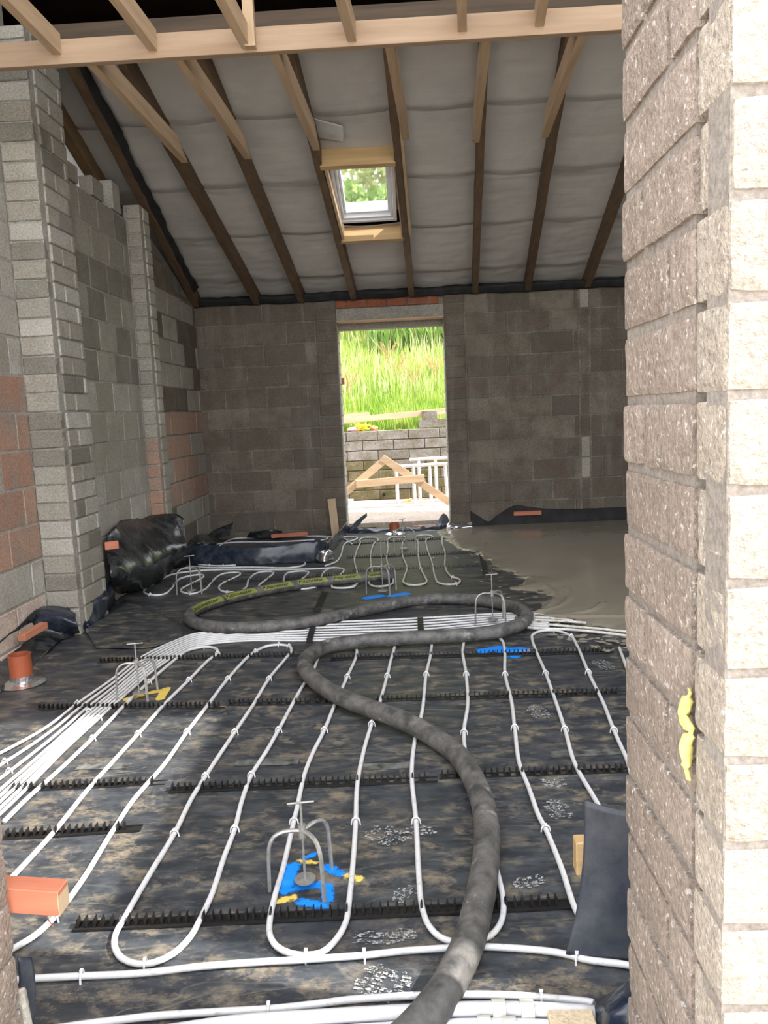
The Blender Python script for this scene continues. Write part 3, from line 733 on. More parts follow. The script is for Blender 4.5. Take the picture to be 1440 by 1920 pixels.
# ------------------------------------------------------------------ wet screed (height field that sinks below the membrane past its edge)
SO = [(P(x, y).x, P(x, y).y) for x, y in ((815, 985), (832, 1006), (852, 1024), (905, 1043), (925, 1060), (992, 1086), (960, 1104), (1022, 1112), (1040, 1122), (1012, 1142), (985, 1153), (1060, 1166), (1150, 1178), (1180, 1190), (1300, 1215))]
SO = np.array(SO+[(3.39, 3.6), (3.39, 8.49), (.45, 8.49)])
arcs = [resample_n([P(x, y) for x, y in a], 14) for a in (((908, 1022), (905, 1045), (920, 1062), (950, 1078), (992, 1085)), ((1022, 1103), (1040, 1116), (1036, 1132), (1015, 1148), (998, 1152)), ((1062, 1108), (1070, 1122), (1050, 1142), (1010, 1152)), ((1130, 1140), (1110, 1152), (1060, 1158), (1005, 1157)), ((1172, 1163), (1100, 1161), (1040, 1160), (1000, 1158)))]
nx, ny = 230, 330; gx = np.linspace(.0, 3.38, nx); gy = np.linspace(3.6, 8.488, ny)
GX, GY = np.meshgrid(gx, gy, indexing='ij'); px, py = GX.ravel(), GY.ravel()
ins = np.zeros(len(px), bool); dist = np.full(len(px), 1e9); m_ = len(SO)
for i in range(m_):
    x1, y1 = SO[i]; x2, y2 = SO[(i+1) % m_]
    c = ((y1 > py) != (y2 > py)) & (px < (x2-x1)*(py-y1)/((y2-y1) if abs(y2-y1) > 1e-9 else 1e-9)+x1); ins ^= c
    if i < 15:
        dx, dy = x2-x1, y2-y1; t = np.clip(((px-x1)*dx+(py-y1)*dy)/(dx*dx+dy*dy+1e-12), 0, 1)
        dist = np.minimum(dist, np.hypot(px-x1-t*dx, py-y1-t*dy))
sdv = np.where(ins, dist, -dist)
nz = np.array([N(a*5, b*5, 2)*.07+N(a*15, b*15, 5)*.035+N(a*34, b*34, 1)*.012 for a, b in zip(px, py)])
sdv = sdv+nz*np.clip(1.0-sdv*5, .0, 1)
h = np.where(sdv > 0, .030*(1-np.exp(-sdv/.16))+.0035, -.004+sdv*.05)
h = np.maximum(h, -.02)
for arc in arcs:
    A = np.array([(v.x, v.y) for v in arc]); dd = np.full(len(px), 1e9)
    for (x1, y1), (x2, y2) in zip(A, A[1:]):
        dx, dy = x2-x1, y2-y1; t = np.clip(((px-x1)*dx+(py-y1)*dy)/(dx*dx+dy*dy+1e-12), 0, 1); dd = np.minimum(dd, np.hypot(px-x1-t*dx, py-y1-t*dy))
    h += .011*np.exp(-(dd/.016)**2)*(sdv > -.05)
ff = []
for i in range(nx-1):
    for j in range(ny-1):
        q = (i*ny+j, (i+1)*ny+j, (i+1)*ny+j+1, i*ny+j+1)
        if max(h[k] for k in q) > -.0195: ff.append(q)
sc = mesh_np('wet_screed', np.stack([px, py, h+.002], 1), ff, 'screed')
tag(sc, 'smooth wet grey-brown screed spreading over the far right of the floor', 'screed')
# dried splashes beyond the edge
bm = bmesh.new(); random.seed(5)
for q in range(150):
    c = random.choice([(990, 1110), (1000, 1160), (940, 1075), (1080, 1190), (1120, 1200), (1150, 1212), (860, 1040), (1040, 1168), (1080, 1176), (1010, 1160)])
    p = P(c[0]+random.gauss(0, 30), c[1]+random.gauss(0, 8), .0035 if q < 90 else .018); r = random.uniform(.006, .028); k = 9
    vs = [bm.verts.new(p+Vector((math.cos(a)*r*random.uniform(.6, 1.5), math.sin(a)*r*random.uniform(.6, 1.5), 0))) for a in (2*PI*t/k for t in range(k))]
    cen = bm.verts.new(p+Z_*.003)
    for t in range(k): bm.faces.new((vs[t], vs[(t+1) % k], cen))
o = mk('screed_splashes', bm, 'screed'); tag(o, 'spatter of screed drops around the edge of the wet pool', 'screed', kind='stuff')

# ------------------------------------------------------------------ clip rails
TOOTH = {}
def tooth_mesh(big):
    if big in TOOTH: return TOOTH[big]
    bm = bmesh.new()
    for sx in (-.010, .010):
        if big:
            for k, (wd, z) in enumerate(((.0022, .004), (.0045, .008), (.0022, .0105), (.0045, .0145), (.0022, .017), (.0040, .021), (.0010, .026))):
                pass
            pts = [(-.0022, .002), (-.0048, .008), (-.0022, .010), (-.0048, .015), (-.0022, .017), (-.004, .021), (-.001, .027), (.001, .027), (.0022, .002)]
            solid_prism(bm, [(sx+a, -.010, b) for a, b in pts], (0, .020, 0))
        else: solid_prism(bm, [(sx-.004, -.010, .002), (sx-.002, -.01, .024), (sx+.002, -.01, .024), (sx+.004, -.010, .002)], (0, .020, 0))
    me = bpy.data.meshes.new('tooth'); bm.to_mesh(me); bm.free(); me.materials.append(M['rail']); TOOTH[big] = me; return me
rail_sp = [  # px endpoints, label, separate teeth
 ((140, 1738), (1082, 1695), 'nearest black clip rail, crossing in front of the blue paint and the nearest tripod', 1),
 ((8, 1570), (265, 1553), 'short black clip rail near the left jamb, above the red timber end', 1),
 ((20, 1482), (312, 1468), 'black clip rail stub at far left in the row behind the nearest rails', 1),
 ((318, 1482), (820, 1462), 'black clip rail left half of the row behind the nearest rail', 1),
 ((824, 1458), (1178, 1446), 'black clip rail running to the right jamb beyond the two clearest boot prints', 1),
 ((70, 1330), (422, 1326), 'black clip rail under the fan of pipes, left of the hose', 0),
 ((426, 1322), (700, 1316), 'black clip rail passing under the bend of the hose', 0),
 ((704, 1314), (1178, 1300), 'long black clip rail in mid floor, right of the hose bend', 0),
 ((185, 1242), (560, 1230), 'black clip rail across the tops of the left pipe loops', 0),
 ((620, 1236), (1150, 1222), 'black clip rail beside the right-hand blue paint mark', 0),
 ((310, 1100), (660, 1078), 'far black clip rail under the pipe loops behind the hose', 0),
 ((660, 1072), (900, 1062), 'black clip rail beyond the hose, reaching toward the wet screed', 0),
 ((650, 1046), (905, 1036), 'black clip rail in the doorway bay, second from the threshold', 0),
 ((660, 1020), (835, 1010), 'black clip rail nearest the far doorway threshold', 0)]
for a, b, lab, sep in rail_sp:
    A, B = P(*a, .003), P(*b, .003); d = (B-A); L = d.length; d.normalize(); s = Z_.cross(d)
    root = empty('clip_rail', (A+B)/2, lab, 'rail', 'black clip rails on the floor'); ang = math.atan2(d.y, d.x)
    bm = bmesh.new()
    for off in (-.016, .016): bar(bm, A+s*off+Z_*.002, B+s*off+Z_*.002, .007, .005, Z_)
    pt_ = .044; n = int(L/pt_); bar(bm, A-Z_*.0005, B-Z_*.0005, .034, .002, Z_)
    for k in range(n): bar(bm, A+d*(pt_*(k+.5))-s*.016+Z_*.001, A+d*(pt_*(k+.5))+s*.016+Z_*.001, .012, .004, Z_)
    mk('rail_base', bm, 'rail', root)
    if sep:
        for k in range(n):
            o = bpy.data.objects.new('tooth', tooth_mesh(True)); link(o, root); o.location = A+d*(pt_*(k+.5))-(A+B)/2; o.rotation_euler = (0, 0, ang)
    else:
        bm = bmesh.new()
        for k in range(n):
            c = A+d*(pt_*(k+.5))
            for sx in (-.010, .010): obox(bm, c+d*sx+Z_*.013, d, s, Z_, .0025, .010, .012)
        o = mk('teeth', bm, 'rail', root); o['kind'] = 'stuff'
# crosswise strips
for a, b, lab in (((385, 1128), (345, 1150), 'short black strip on the membrane beside the left end of the hose loop'), ((594, 1146), (610, 1108), 'black ladder strip running away between the hose loop and the far pipes'),
                  ((903, 1040), (912, 1080), 'black ladder strip at the edge of the wet screed')):
    A, B = P(*a, .004), P(*b, .004); d = (B-A); L = d.length; d.normalize(); s = Z_.cross(d); bm = bmesh.new()
    for off in (-.022, .022): bar(bm, A+s*off, B+s*off, .006, .005, Z_)
    for k in range(int(L/.03)): bar(bm, A+d*.03*k-s*.022, A+d*.03*k+s*.022, .010, .008, Z_)
    tag(mk('ladder_strip', bm, 'rail'), lab, 'strip', 'short ladder strips')
for a, b, lab in (((580, 1203), (590, 1166), 'black comb spacer across the white pipe bundle, left one'), ((790, 1196), (788, 1160), 'black comb spacer across the white pipe bundle, right one')):
    A, B = P(*a, .012), P(*b, .012); bm = bmesh.new(); bar(bm, A, B, .035, .014, Z_)
    d = (B-A).normalized()
    for k in range(9): obox(bm, A.lerp(B, (k+.5)/9)+Z_*.008, X_, Y_, Z_, .018, .006, .006)
    tag(mk('pipe_spacer', bm, 'rail'), lab, 'spacer', 'comb spacers on the pipe bundle')

# ------------------------------------------------------------------ pipes and clips
bm = bmesh.new()
arcp = [Vector((math.cos(a)*.0125, 0, .0085+math.sin(a)*.0125)) for a in [PI*k/6 for k in range(7)]]
tube(bm, [Vector((.0145, 0, -.006))]+arcp+[Vector((-.0145, 0, -.006))], .0026, 5); obox(bm, (0, 0, .0225), X_, Y_, Z_, .004, .004, .003)
CLIP = bpy.data.meshes.new('clip'); bm.to_mesh(CLIP); bm.free(); CLIP.materials.append(M['clear'])
def add_clips(root, path, marks):
    for m in marks:
        q = P(*m, .010); i = min(range(len(path)), key=lambda k: (path[k]-q).length)
        t = (path[min(i+1, len(path)-1)]-path[max(i-1, 0)]).normalized()
        o = bpy.data.objects.new('clip', CLIP); link(o, root); o.location = Vector((path[i].x, path[i].y, path[i].z-.0085))-WL[root.name]; o.rotation_euler = (0, 0, math.atan2(t.y, t.x)-PI/2)
def pipe(pts, label, marks=(), r=.0082, z=.0105, mat='pipe', group='white heating pipes', step=.02, name='heating_pipe'):
    path = resample([P(x, y, z) for x, y in pts], step)
    for v in path: v.z += .0006*N(v.x*9, v.y*9)
    root = empty(name, Vector((path[0].x, path[0].y, 0)), label, 'pipe', group)
    bm = bmesh.new(); tube(bm, path, r, 8); mk('pipe_run', bm, mat, root, smooth=True)
    add_clips(root, path, marks); return path
serp = [(8, 1540), (48, 1500), (115, 1440), (173, 1385), (230, 1326), (279, 1279), (333, 1233), (354, 1219), (383, 1213), (402, 1215), (408, 1225), (392, 1237), (354, 1275), (306, 1323), (258, 1377), (210, 1430), (165, 1480), (100, 1561), (33, 1634), (-60, 1730), (-120, 1800), (-90, 1830),
        (-30, 1808), (29, 1776), (65, 1754), (100, 1722), (154, 1651), (208, 1563), (250, 1500), (308, 1433), (350, 1373), (392, 1319), (427, 1273), (475, 1224), (500, 1212), (523, 1209), (542, 1212), (546, 1221), (537, 1233), (504, 1273), (475, 1321), (440, 1373), (385, 1456), (358, 1500), (327, 1563), (279, 1642), (233, 1722), (217, 1751), (215, 1775), (229, 1797), (258, 1807), (288, 1805), (325, 1788), (358, 1755), (375, 1724), (396, 1680), (421, 1605), (440, 1555), (454, 1500), (471, 1454), (500, 1408), (522, 1369), (563, 1294), (587, 1257), (600, 1223), (609, 1209), (628, 1203), (655, 1206), (668, 1218), (667, 1233), (651, 1269), (624, 1330), (608, 1369), (585, 1415), (570, 1455), (558, 1510), (551, 1540), (530, 1630), (516, 1677), (506, 1725), (506, 1752), (519, 1775), (545, 1788), (574, 1791), (603, 1786), (630, 1762), (648, 1730), (656, 1677), (663, 1605), (667, 1540), (670, 1471), (682, 1408), (697, 1357), (711, 1320), (726, 1267), (736, 1228), (748, 1205), (780, 1198), (805, 1203), (808, 1222), (799, 1264), (792, 1330), (777, 1393), (772, 1452), (780, 1539), (786, 1651), (791, 1699), (804, 1735), (825, 1757), (850, 1766), (899, 1762), (920, 1754), (939, 1730), (944, 1693), (937, 1655), (928, 1620), (905, 1530), (880, 1450), (872, 1410), (870, 1369), (877, 1320), (874, 1264), (868, 1215), (880, 1192), (915, 1186), (940, 1200), (946, 1218), (947, 1264), (959, 1315), (965, 1364), (974, 1432), (991, 1476), (1010, 1529), (1023, 1554), (1052, 1625), (1081, 1709), (1105, 1745), (1150, 1765), (1200, 1750), (1215, 1700), (1165, 1600), (1122, 1510), (1078, 1432), (1059, 1367), (1037, 1301), (1023, 1262), (998, 1200), (999, 1190), (1015, 1183), (1040, 1182), (1069, 1192), (1083, 1213), (1103, 1260), (1132, 1320), (1151, 1369), (1173, 1418), (1210, 1500), (1260, 1520), (1270, 1480), (1245, 1400), (1195, 1300), (1173, 1247), (1161, 1214)]
ck = [(173, 1385), (279, 1279), (333, 1231), (383, 1213), (405, 1226), (354, 1275), (258, 1377), (427, 1273), (475, 1221), (523, 1209), (542, 1213), (504, 1273), (350, 1373), (385, 1456), (440, 1373), (471, 1454), (523, 1371), (327, 1563), (440, 1555), (551, 1538), (95, 1722), (269, 1806), (574, 1790), (608, 1369), (651, 1270), (667, 1542), (780, 1539), (697, 1357), (726, 1267), (799, 1265), (874, 1264), (870, 1372), (947, 1263), (965, 1364), (1023, 1554), (1023, 1262), (1059, 1367), (1040, 1182), (1071, 1194), (1103, 1260), (1151, 1369)]
pipe(serp, 'long white serpentine heating pipe looping back and forth over the near floor', ck)
pipe([(20, 1838), (69, 1834), (154, 1830), (271, 1824), (367, 1813), (500, 1803), (572, 1799), (683, 1791), (757, 1783), (836, 1778), (894, 1775), (968, 1778), (1047, 1786), (1100, 1799), (1174, 1809), (1260, 1830)], 'single white pipe crossing just in front of the near pipe loops', [(155, 1830), (683, 1791), (1075, 1793)])
pipe([(60, 1935), (179, 1918), (292, 1905), (417, 1897), (504, 1892), (600, 1882), (651, 1875), (778, 1867), (899, 1865), (1015, 1870), (1110, 1880), (1112, 1881)], 'front white pipe along the bottom of the view, lying behind the fat conduit', [(505, 1893), (1015, 1870)])
# fat conduit with couplings
cz = .026; pth = resample([P(x, y, cz) for x, y in ((120, 1962), (300, 1938), (440, 1918), (600, 1907), (757, 1898), (900, 1892), (1020, 1894), (1115, 1900))], .03)
root = empty('conduit', Vector((pth[0].x, pth[0].y, 0)), 'fat white conduit along the very bottom of the view with two collars', 'pipe')
bm = bmesh.new(); tube(bm, pth, .0155, 12); mk('conduit_run', bm, 'white', root, smooth=True)
for xc in ((935, 1893), (988, 1894)):
    c = P(*xc, cz); bm = bmesh.new(); cyl(bm, c-X_*.014, c+X_*.014, .021, 18); mk('collar', bm, 'cream', root)
pth2 = [P(x, y, .016) for x, y in ((300, 1958), (600, 1936), (900, 1920), (1100, 1925))]; root = empty('conduit', pth2[0], 'second white conduit lower down, only its two collars in view at the bottom edge', 'pipe')
bm = bmesh.new(); tube(bm, resample(pth2, .04), .012, 10); mk('conduit_run', bm, 'white', root, smooth=True)
for xc in ((908, 1922), (955, 1924)):
    c = P(*xc, .016); bm = bmesh.new(); cyl(bm, c-X_*.014, c+X_*.014, .018, 16); mk('collar', bm, 'cream', root)
c = P(1072, 1925, .02); bm = bmesh.new(); box(bm, c.x-.047, c.x+.047, c.y-.045, c.y+.02, .0, .045, .003); tag(mk('board_offcut', bm, 'beige'), 'beige rough board offcut at the bottom edge near the right jamb', 'board')

# bundle of supply pipes, fanned out at the left
UP = [(-60, 1440), (0, 1412), (83, 1366), (145, 1319), (208, 1275), (265, 1232), (320, 1205), (365, 1189), (450, 1180), (570, 1169), (690, 1164), (790, 1159), (975, 1150), (1030, 1154)]
DN = [(-18, 1543), (38, 1490), (118, 1409), (185, 1347), (238, 1300), (288, 1257), (333, 1228), (374, 1211), (450, 1202), (570, 1201), (690, 1199), (790, 1196), (975, 1176), (1030, 1178)]
wleft = [0, .24, .48, .66, .75, .83, .92, 1.0]
ord_ = ['uppermost', 'second from the top', 'third from the top', 'fourth from the top', 'fourth from the bottom', 'third from the bottom', 'second from the bottom', 'lowest']
for k in range(8):
    pts = []
    for i, (u, d) in enumerate(zip(UP, DN)):
        f = max(0, 1-i/6.0); wv = k/7*(1-f)+wleft[k]*f
        pts.append((u[0]+(d[0]-u[0])*wv, u[1]+(d[1]-u[1])*wv))
    path = pipe(pts, 'white supply pipe, %s of the eight in the bundle fanning out leftward' % ord_[k], [pts[3]] if k in (0, 3, 7) else ([pts[1]] if k in (1, 2) else []), r=.0068, z=.009, group='bundle of supply pipes')
for pts, lab in (([(985, 1156), (1040, 1160), (1075, 1164)], 'uppermost spattered pipe end sinking into the screed'), ([(990, 1168), (1050, 1173), (1120, 1179), (1190, 1186)], 'middle spattered pipe crossing toward the right jamb'), ([(955, 1172), (1005, 1178), (1060, 1180), (1130, 1186), (1190, 1194)], 'screed-spattered white pipe leaving the bundle toward the right jamb'), ([(1000, 1162), (1060, 1165), (1100, 1168)], 'short bit of spattered pipe showing through the screed edge'), ([(1115, 1178), (1150, 1182), (1190, 1186)], 'spattered pipe end emerging from the screed by the right jamb')):
    pipe(pts, lab, [], z=.018, mat='pipe_dusty', group='spattered pipes at the screed edge')

# pipe loops beyond the hose, left
def C1(u, v): return (180+u/2.769, 940+v/2.769)
def C2(u, v): return (600+u/2.4, 940+v/2.4)
def C3(u, v): return (640+u/5.538, 960+v/5.538)
pipe([C1(*q) for q in ((440, 350), (500, 340), (600, 345), (800, 342), (1000, 345), (1070, 335), (1085, 320), (1060, 312), (900, 315), (800, 325), (640, 335), (520, 325), (490, 308))], 'long flattened pipe loop lying in front of the navy upstand', [C1(605, 330), C1(670, 330)])
pipe([C1(*q) for q in ((1240, 345), (1100, 352), (900, 355), (650, 355), (500, 363), (400, 378), (350, 398), (290, 430), (250, 462), (260, 480), (300, 487), (350, 483), (390, 455), (410, 428), (440, 400), (500, 385), (545, 380), (558, 390), (490, 430), (450, 450), (445, 470), (500, 480), (560, 460), (600, 420), (640, 385), (680, 372), (740, 370), (748, 380), (700, 405), (650, 430), (640, 455), (670, 470), (740, 470), (780, 445), (792, 410), (830, 375), (870, 365), (915, 365), (920, 375), (885, 405), (845, 440), (850, 458), (900, 462), (955, 450), (975, 430), (975, 405), (1000, 370), (1060, 362), (1100, 366), (1095, 382), (1050, 420), (1035, 440), (1070, 455), (1140, 445), (1165, 425), (1168, 400), (1190, 362), (1230, 345), (1280, 350), (1285, 362), (1262, 388), (1225, 430), (1235, 448), (1290, 450), (1335, 445), (1358, 425))],
     'row of small white pipe loops on the far floor left of the hose labels', [C1(285, 484), C1(495, 478), C1(680, 470), C1(330, 430)])
pipe([C3(*q) for q in ((-170, 560), (-60, 520), (-10, 460), (50, 320), (150, 285), (155, 262), (60, 255), (-20, 270))], 'white pipe curling round below the left door pier', [])
pipe([C3(*q) for q in ((60, 790), (120, 770), (170, 735), (165, 640), (135, 500), (160, 400), (195, 320), (195, 285), (240, 265), (330, 265), (378, 280), (375, 300), (345, 320), (305, 440), (305, 530), (318, 625), (300, 700), (285, 740), (340, 770), (430, 772), (520, 750), (540, 715), (500, 600), (470, 480), (485, 380), (490, 280), (540, 258), (620, 252), (670, 265), (665, 285), (640, 310), (635, 450), (680, 580), (650, 690), (645, 730), (700, 755), (790, 758), (870, 740), (885, 715), (860, 660), (825, 590), (800, 460), (792, 300), (765, 270), (790, 248), (860, 240), (930, 245), (945, 262), (895, 275), (890, 370), (940, 520), (975, 680), (1010, 735), (1090, 752), (1190, 748), (1232, 722), (1215, 695), (1160, 680), (1110, 640), (1078, 560), (1078, 430), (1050, 330), (1048, 260))],
     'grey-white pipe looping back and forth between the far doorway and the hose end', [C3(825, 590), C3(1160, 682), C3(1185, 748)], mat='pipe_dusty')
pipe([(412, 1023), (440, 1010), (500, 1008), (560, 1006), (600, 1005), (638, 1008), (660, 1020)], 'white pipe on the floor behind the navy upstand', [])
pipe([(405, 1020), (440, 1017), (510, 1016), (560, 1014), (590, 1012)], 'second white pipe behind the navy upstand, nearer one', [])
pipe([(545, 1006), (590, 1006), (615, 1009), (600, 1014)], 'short curl of white pipe beside the brown timber behind the upstand', [])

# ------------------------------------------------------------------ pump hose
hp = [(700, 1997), (760, 1950), (820, 1880), (845, 1838), (878, 1768), (898, 1690), (910, 1620), (913, 1560), (905, 1505), (885, 1455), (855, 1412), (815, 1383), (765, 1360), (700, 1335), (640, 1312), (596, 1285), (573, 1258), (578, 1236), (615, 1216), (680, 1206), (760, 1201), (850, 1196), (930, 1188), (975, 1174), (988, 1158), (968, 1140), (920, 1128), (850, 1122), (780, 1125), (720, 1136), (650, 1152), (580, 1166), (500, 1175), (420, 1177), (372, 1170), (355, 1157), (370, 1142), (415, 1126), (480, 1110), (560, 1096), (640, 1087), (715, 1080), (735, 1077)]
HR = .039
hpath = [P(x, y, HR+.004) for x, y in hp]
for i, v in enumerate(hpath):
    if 12 <= i <= 24: v.z += .012
hpath = resample(hpath, .025)
root = empty('pump_hose', Vector((hpath[0].x, hpath[0].y, 0)), 'thick scuffed black rubber pump hose snaking across the floor and doubling back', 'hose')
bm = bmesh.new(); tube(bm, hpath, [HR*(1+.02*N(i*.15, 0)) for i in range(len(hpath))], 20); mk('hose_body', bm, 'hose', root, smooth=True)
bm = bmesh.new(); tube(bm, hpath[-6:], HR+.004, 20); mk('hose_coupling', bm, 'hose', root, smooth=False)
# printed olive labels on the far run of the hose, wrapped on its surface
def hose_frame(s):
    i = min(max(int(s), 0), len(hpath)-2); f = s-i; p = hpath[i].lerp(hpath[i+1], f)
    t = (hpath[min(i+2, len(hpath)-1)]-hpath[max(i-1, 0)]).normalized(); sd = t.cross(Z_).normalized(); return p, t, sd
ts = [C1(520, 590), C1(705, 525), C1(878, 480), C1(1048, 447), C1(1218, 412), C1(1385, 392)]
te = [C1(690, 530), C1(845, 487), C1(1028, 452), C1(1190, 418), C1(1360, 395), C1(1500, 385)]
def near(q):
    v = P(*q, HR); half = len(hpath)*2//3; return min(range(half, len(hpath)), key=lambda k: (hpath[k]-v).length)
fc = bpy.data.curves.new('t', 'FONT'); fc.body = 'Putzmeister'; fc.size = 1; fc.resolution_u = 2; fc.offset = .02
fo = bpy.data.objects.new('t', fc); COL.objects.link(fo); bpy.context.view_layer.update()
tm = bpy.data.meshes.new_from_object(fo.evaluated_get(bpy.context.evaluated_depsgraph_get())); bpy.data.objects.remove(fo)
tv = np.array([v.co[:] for v in tm.vertices]); tf = [tuple(p.vertices) for p in tm.polygons]
tx0, tx1, ty0, ty1 = tv[:, 0].min(), tv[:, 0].max(), tv[:, 1].min(), tv[:, 1].max()
def on_hose(s, ang, rad):
    p, t, sd = hose_frame(s); return p + sd*math.cos(ang)*rad + Z_*math.sin(ang)*rad
for a, b in zip(ts, te):
    sa, sb = near(a), near(b)
    if sb-sa < 3: continue
    bm = bmesh.new(); g = [[bm.verts.new(on_hose(sa+(sb-sa)*i/16+(1-j/6)*.8, math.radians(8+62*j/6), HR*1.022+.0008)) for j in range(7)] for i in range(17)]
    for i in range(16):
        for j in range(6): bm.faces.new((g[i][j], g[i+1][j], g[i+1][j+1], g[i][j+1]))
    bmesh.ops.recalc_face_normals(bm, faces=bm.faces)
    mk('hose_label', bm, 'label_green', root)
    bm = bmesh.new(); vs = [bm.verts.new(on_hose(sa+(sb-sa)*(.08+.84*(x-tx0)/(tx1-tx0)), math.radians(22+34*(y-ty0)/(ty1-ty0)), HR*1.022+.0022)) for x, y, _ in tv]
    for f in tf:
        try: bm.faces.new([vs[k] for k in f])
        except ValueError: pass
    mk('label_lettering', bm, 'label_ink', root)

# ------------------------------------------------------------------ screed level tripods
def tripod(loc, rz, label, s=1.0, rod=.245):
    L = Vector(loc); r = empty('level_tripod', L, label, 'tripod', 'screed level tripods')
    hub = .165*s
    for a in (195, -52, 48):
        a = math.radians(a)+rz; d = Vector((math.cos(a), math.sin(a), 0)); bm = bmesh.new()
        pts = [L+d*.008+Z_*hub, L+d*.05*s+Z_*(hub+.004), L+d*.078*s+Z_*(hub-.006), L+d*.092*s+Z_*(hub-.03), L+d*.096*s+Z_*(hub-.06), L+d*.10*s+Z_*.002]
        tube(bm, resample(pts, .012), .0068, 6, flat=.8); mk('leg', bm, 'steel', r)
    bm = bmesh.new(); cyl(bm, L+Z_*(hub-.02), L+Z_*(hub+.016), .011, 12); mk('hub', bm, 'steel', r)
    bm = bmesh.new(); cyl(bm, L+Z_*.02, L+Z_*rod*s, .0036, 8); mk('rod', bm, 'steel', r)
    c, sn = math.cos(rz+.15), math.sin(rz+.15); bm = bmesh.new(); cyl(bm, L+Vector((-c*.037, -sn*.037, rod*s)), L+Vector((c*.037, sn*.037, rod*s)), .0030, 8); mk('handle', bm, 'steel', r)
    bm = bmesh.new(); cyl(bm, L+Z_*.018, L+Z_*.022, .030*s, 20); mk('foot_disc', bm, 'steel', r)
tripod((-.335, 2.02, .002), 0, 'nearest steel tripod level marker, standing on the blue paint')
p = P(262, 1312); tripod((p.x, p.y, .016), .05, 'steel tripod level marker straddling the white pipe bundle at left', 1.0, .26)
p = P(360, 1112); tripod((p.x, p.y, .002), .3, 'far left steel tripod level marker among the small pipe loops', 1.15, .25)
p = P(718, 1113); tripod((p.x, p.y, .002), -.2, 'steel tripod level marker at the end of the pump hose', 1.2, .31)
p = P(924, 1172); tripod((p.x, p.y, .016), .0, 'steel tripod level marker inside the right bend of the hose', 1.1, .27)
p = P(757, 1032); tripod((p.x, p.y, .002), .5, 'farthest tripod level marker, in front of the drain stub at the doorway', 1.25, .24)

# ------------------------------------------------------------------ paint marks on the membrane (fuzzy edged)
def paint_mat(name, c):
    m, n, l, b = new_mat(name, .6); b.inputs['Base Color'].default_value = (*c, 1)
    a = n.new('ShaderNodeAttribute'); a.attribute_name = 'cover'
    t = tex_noise(n, l, geo_pos(n), 60, 4, .7)
    s = n.new('ShaderNodeMath'); s.operation = 'ADD'; l.new(a.outputs['Fac'], s.inputs[0]); l.new(t, s.inputs[1])
    l.new(ramp(n, l, s.outputs[0], .78, 1.0), b.inputs['Alpha']); return m
M['paint_blue'] = paint_mat('blue_spray_paint', (.0, .22, .80)); M['paint_yellow'] = paint_mat('yellow_spray_paint', (.62, .47, .10))
def paint(mat, strokes, label, fuzz=.020):
    segs = [(P(*a), P(*b), w_) for a, b, w_ in strokes]
    x0 = min(min(a.x, b.x)-w_ for a, b, w_ in segs)-.03; x1 = max(max(a.x, b.x)+w_ for a, b, w_ in segs)+.03
    y0 = min(min(a.y, b.y)-w_ for a, b, w_ in segs)-.03; y1 = max(max(a.y, b.y)+w_ for a, b, w_ in segs)+.03
    n = 44; vs, cv = [], []
    for i in range(n+1):
        for j in range(n+1):
            q = Vector((x0+(x1-x0)*i/n, y0+(y1-y0)*j/n, 0)); best = 1e9
            for a, b, w_ in segs:
                d = b-a; t = max(0, min(1, (q-a).dot(d)/max(d.length_squared, 1e-9))); best = min(best, (q-a-d*t).length-w_)
            cv.append(max(0, min(1, .5-best/fuzz))); vs.append((q.x, q.y, fz(q.x, q.y)+.0022))
    fs = [(i*(n+1)+j, (i+1)*(n+1)+j, (i+1)*(n+1)+j+1, i*(n+1)+j+1) for i in range(n) for j in range(n) if max(cv[i*(n+1)+j], cv[(i+1)*(n+1)+j], cv[(i+1)*(n+1)+j+1], cv[i*(n+1)+j+1]) > 0]
    o = mesh_np('paint_mark', vs, fs, mat, dpm); o.location = (0, 0, 0); o['label'] = label
    at = o.data.attributes.new('cover', 'FLOAT', 'POINT'); at.data.foreach_set('value', cv)
paint('paint_blue', [((585, 1606), (572, 1612), .007), ((612, 1630), (640, 1643), .010), ((550, 1628), (535, 1670), .014), ((536, 1674), (575, 1662), .008), ((575, 1662), (612, 1662), .007), ((614, 1665), (614, 1688), .011), ((608, 1699), (565, 1693), .009)], 'bright blue sprayed squiggle', .045)
paint('paint_yellow', [((525, 1691), (548, 1685), .008), ((650, 1646), (674, 1652), .006), ((562, 1617), (592, 1622), .004)], 'yellow sprayed strokes', .04)
paint('paint_blue', [((905, 1222), (940, 1216), .03), ((945, 1222), (975, 1220), .04), ((955, 1228), (965, 1230), .03)], 'blue sprayed patch', .05)
paint('paint_blue', [((690, 1122), (712, 1118), .04), ((735, 1118), (758, 1114), .04)], 'faint blue sprayed patch', .05)
paint('paint_yellow', [((280, 1300), (310, 1295), .02), ((312, 1292), (300, 1312), .02), ((240, 1312), (262, 1306), .022)], 'mustard yellow sprayed patch', .02)
paint('paint_yellow', [((228, 1162), (258, 1142), .012), ((232, 1150), (262, 1138), .010), ((232, 1160), (230, 1150), .01)], 'small yellow outline mark', .02)
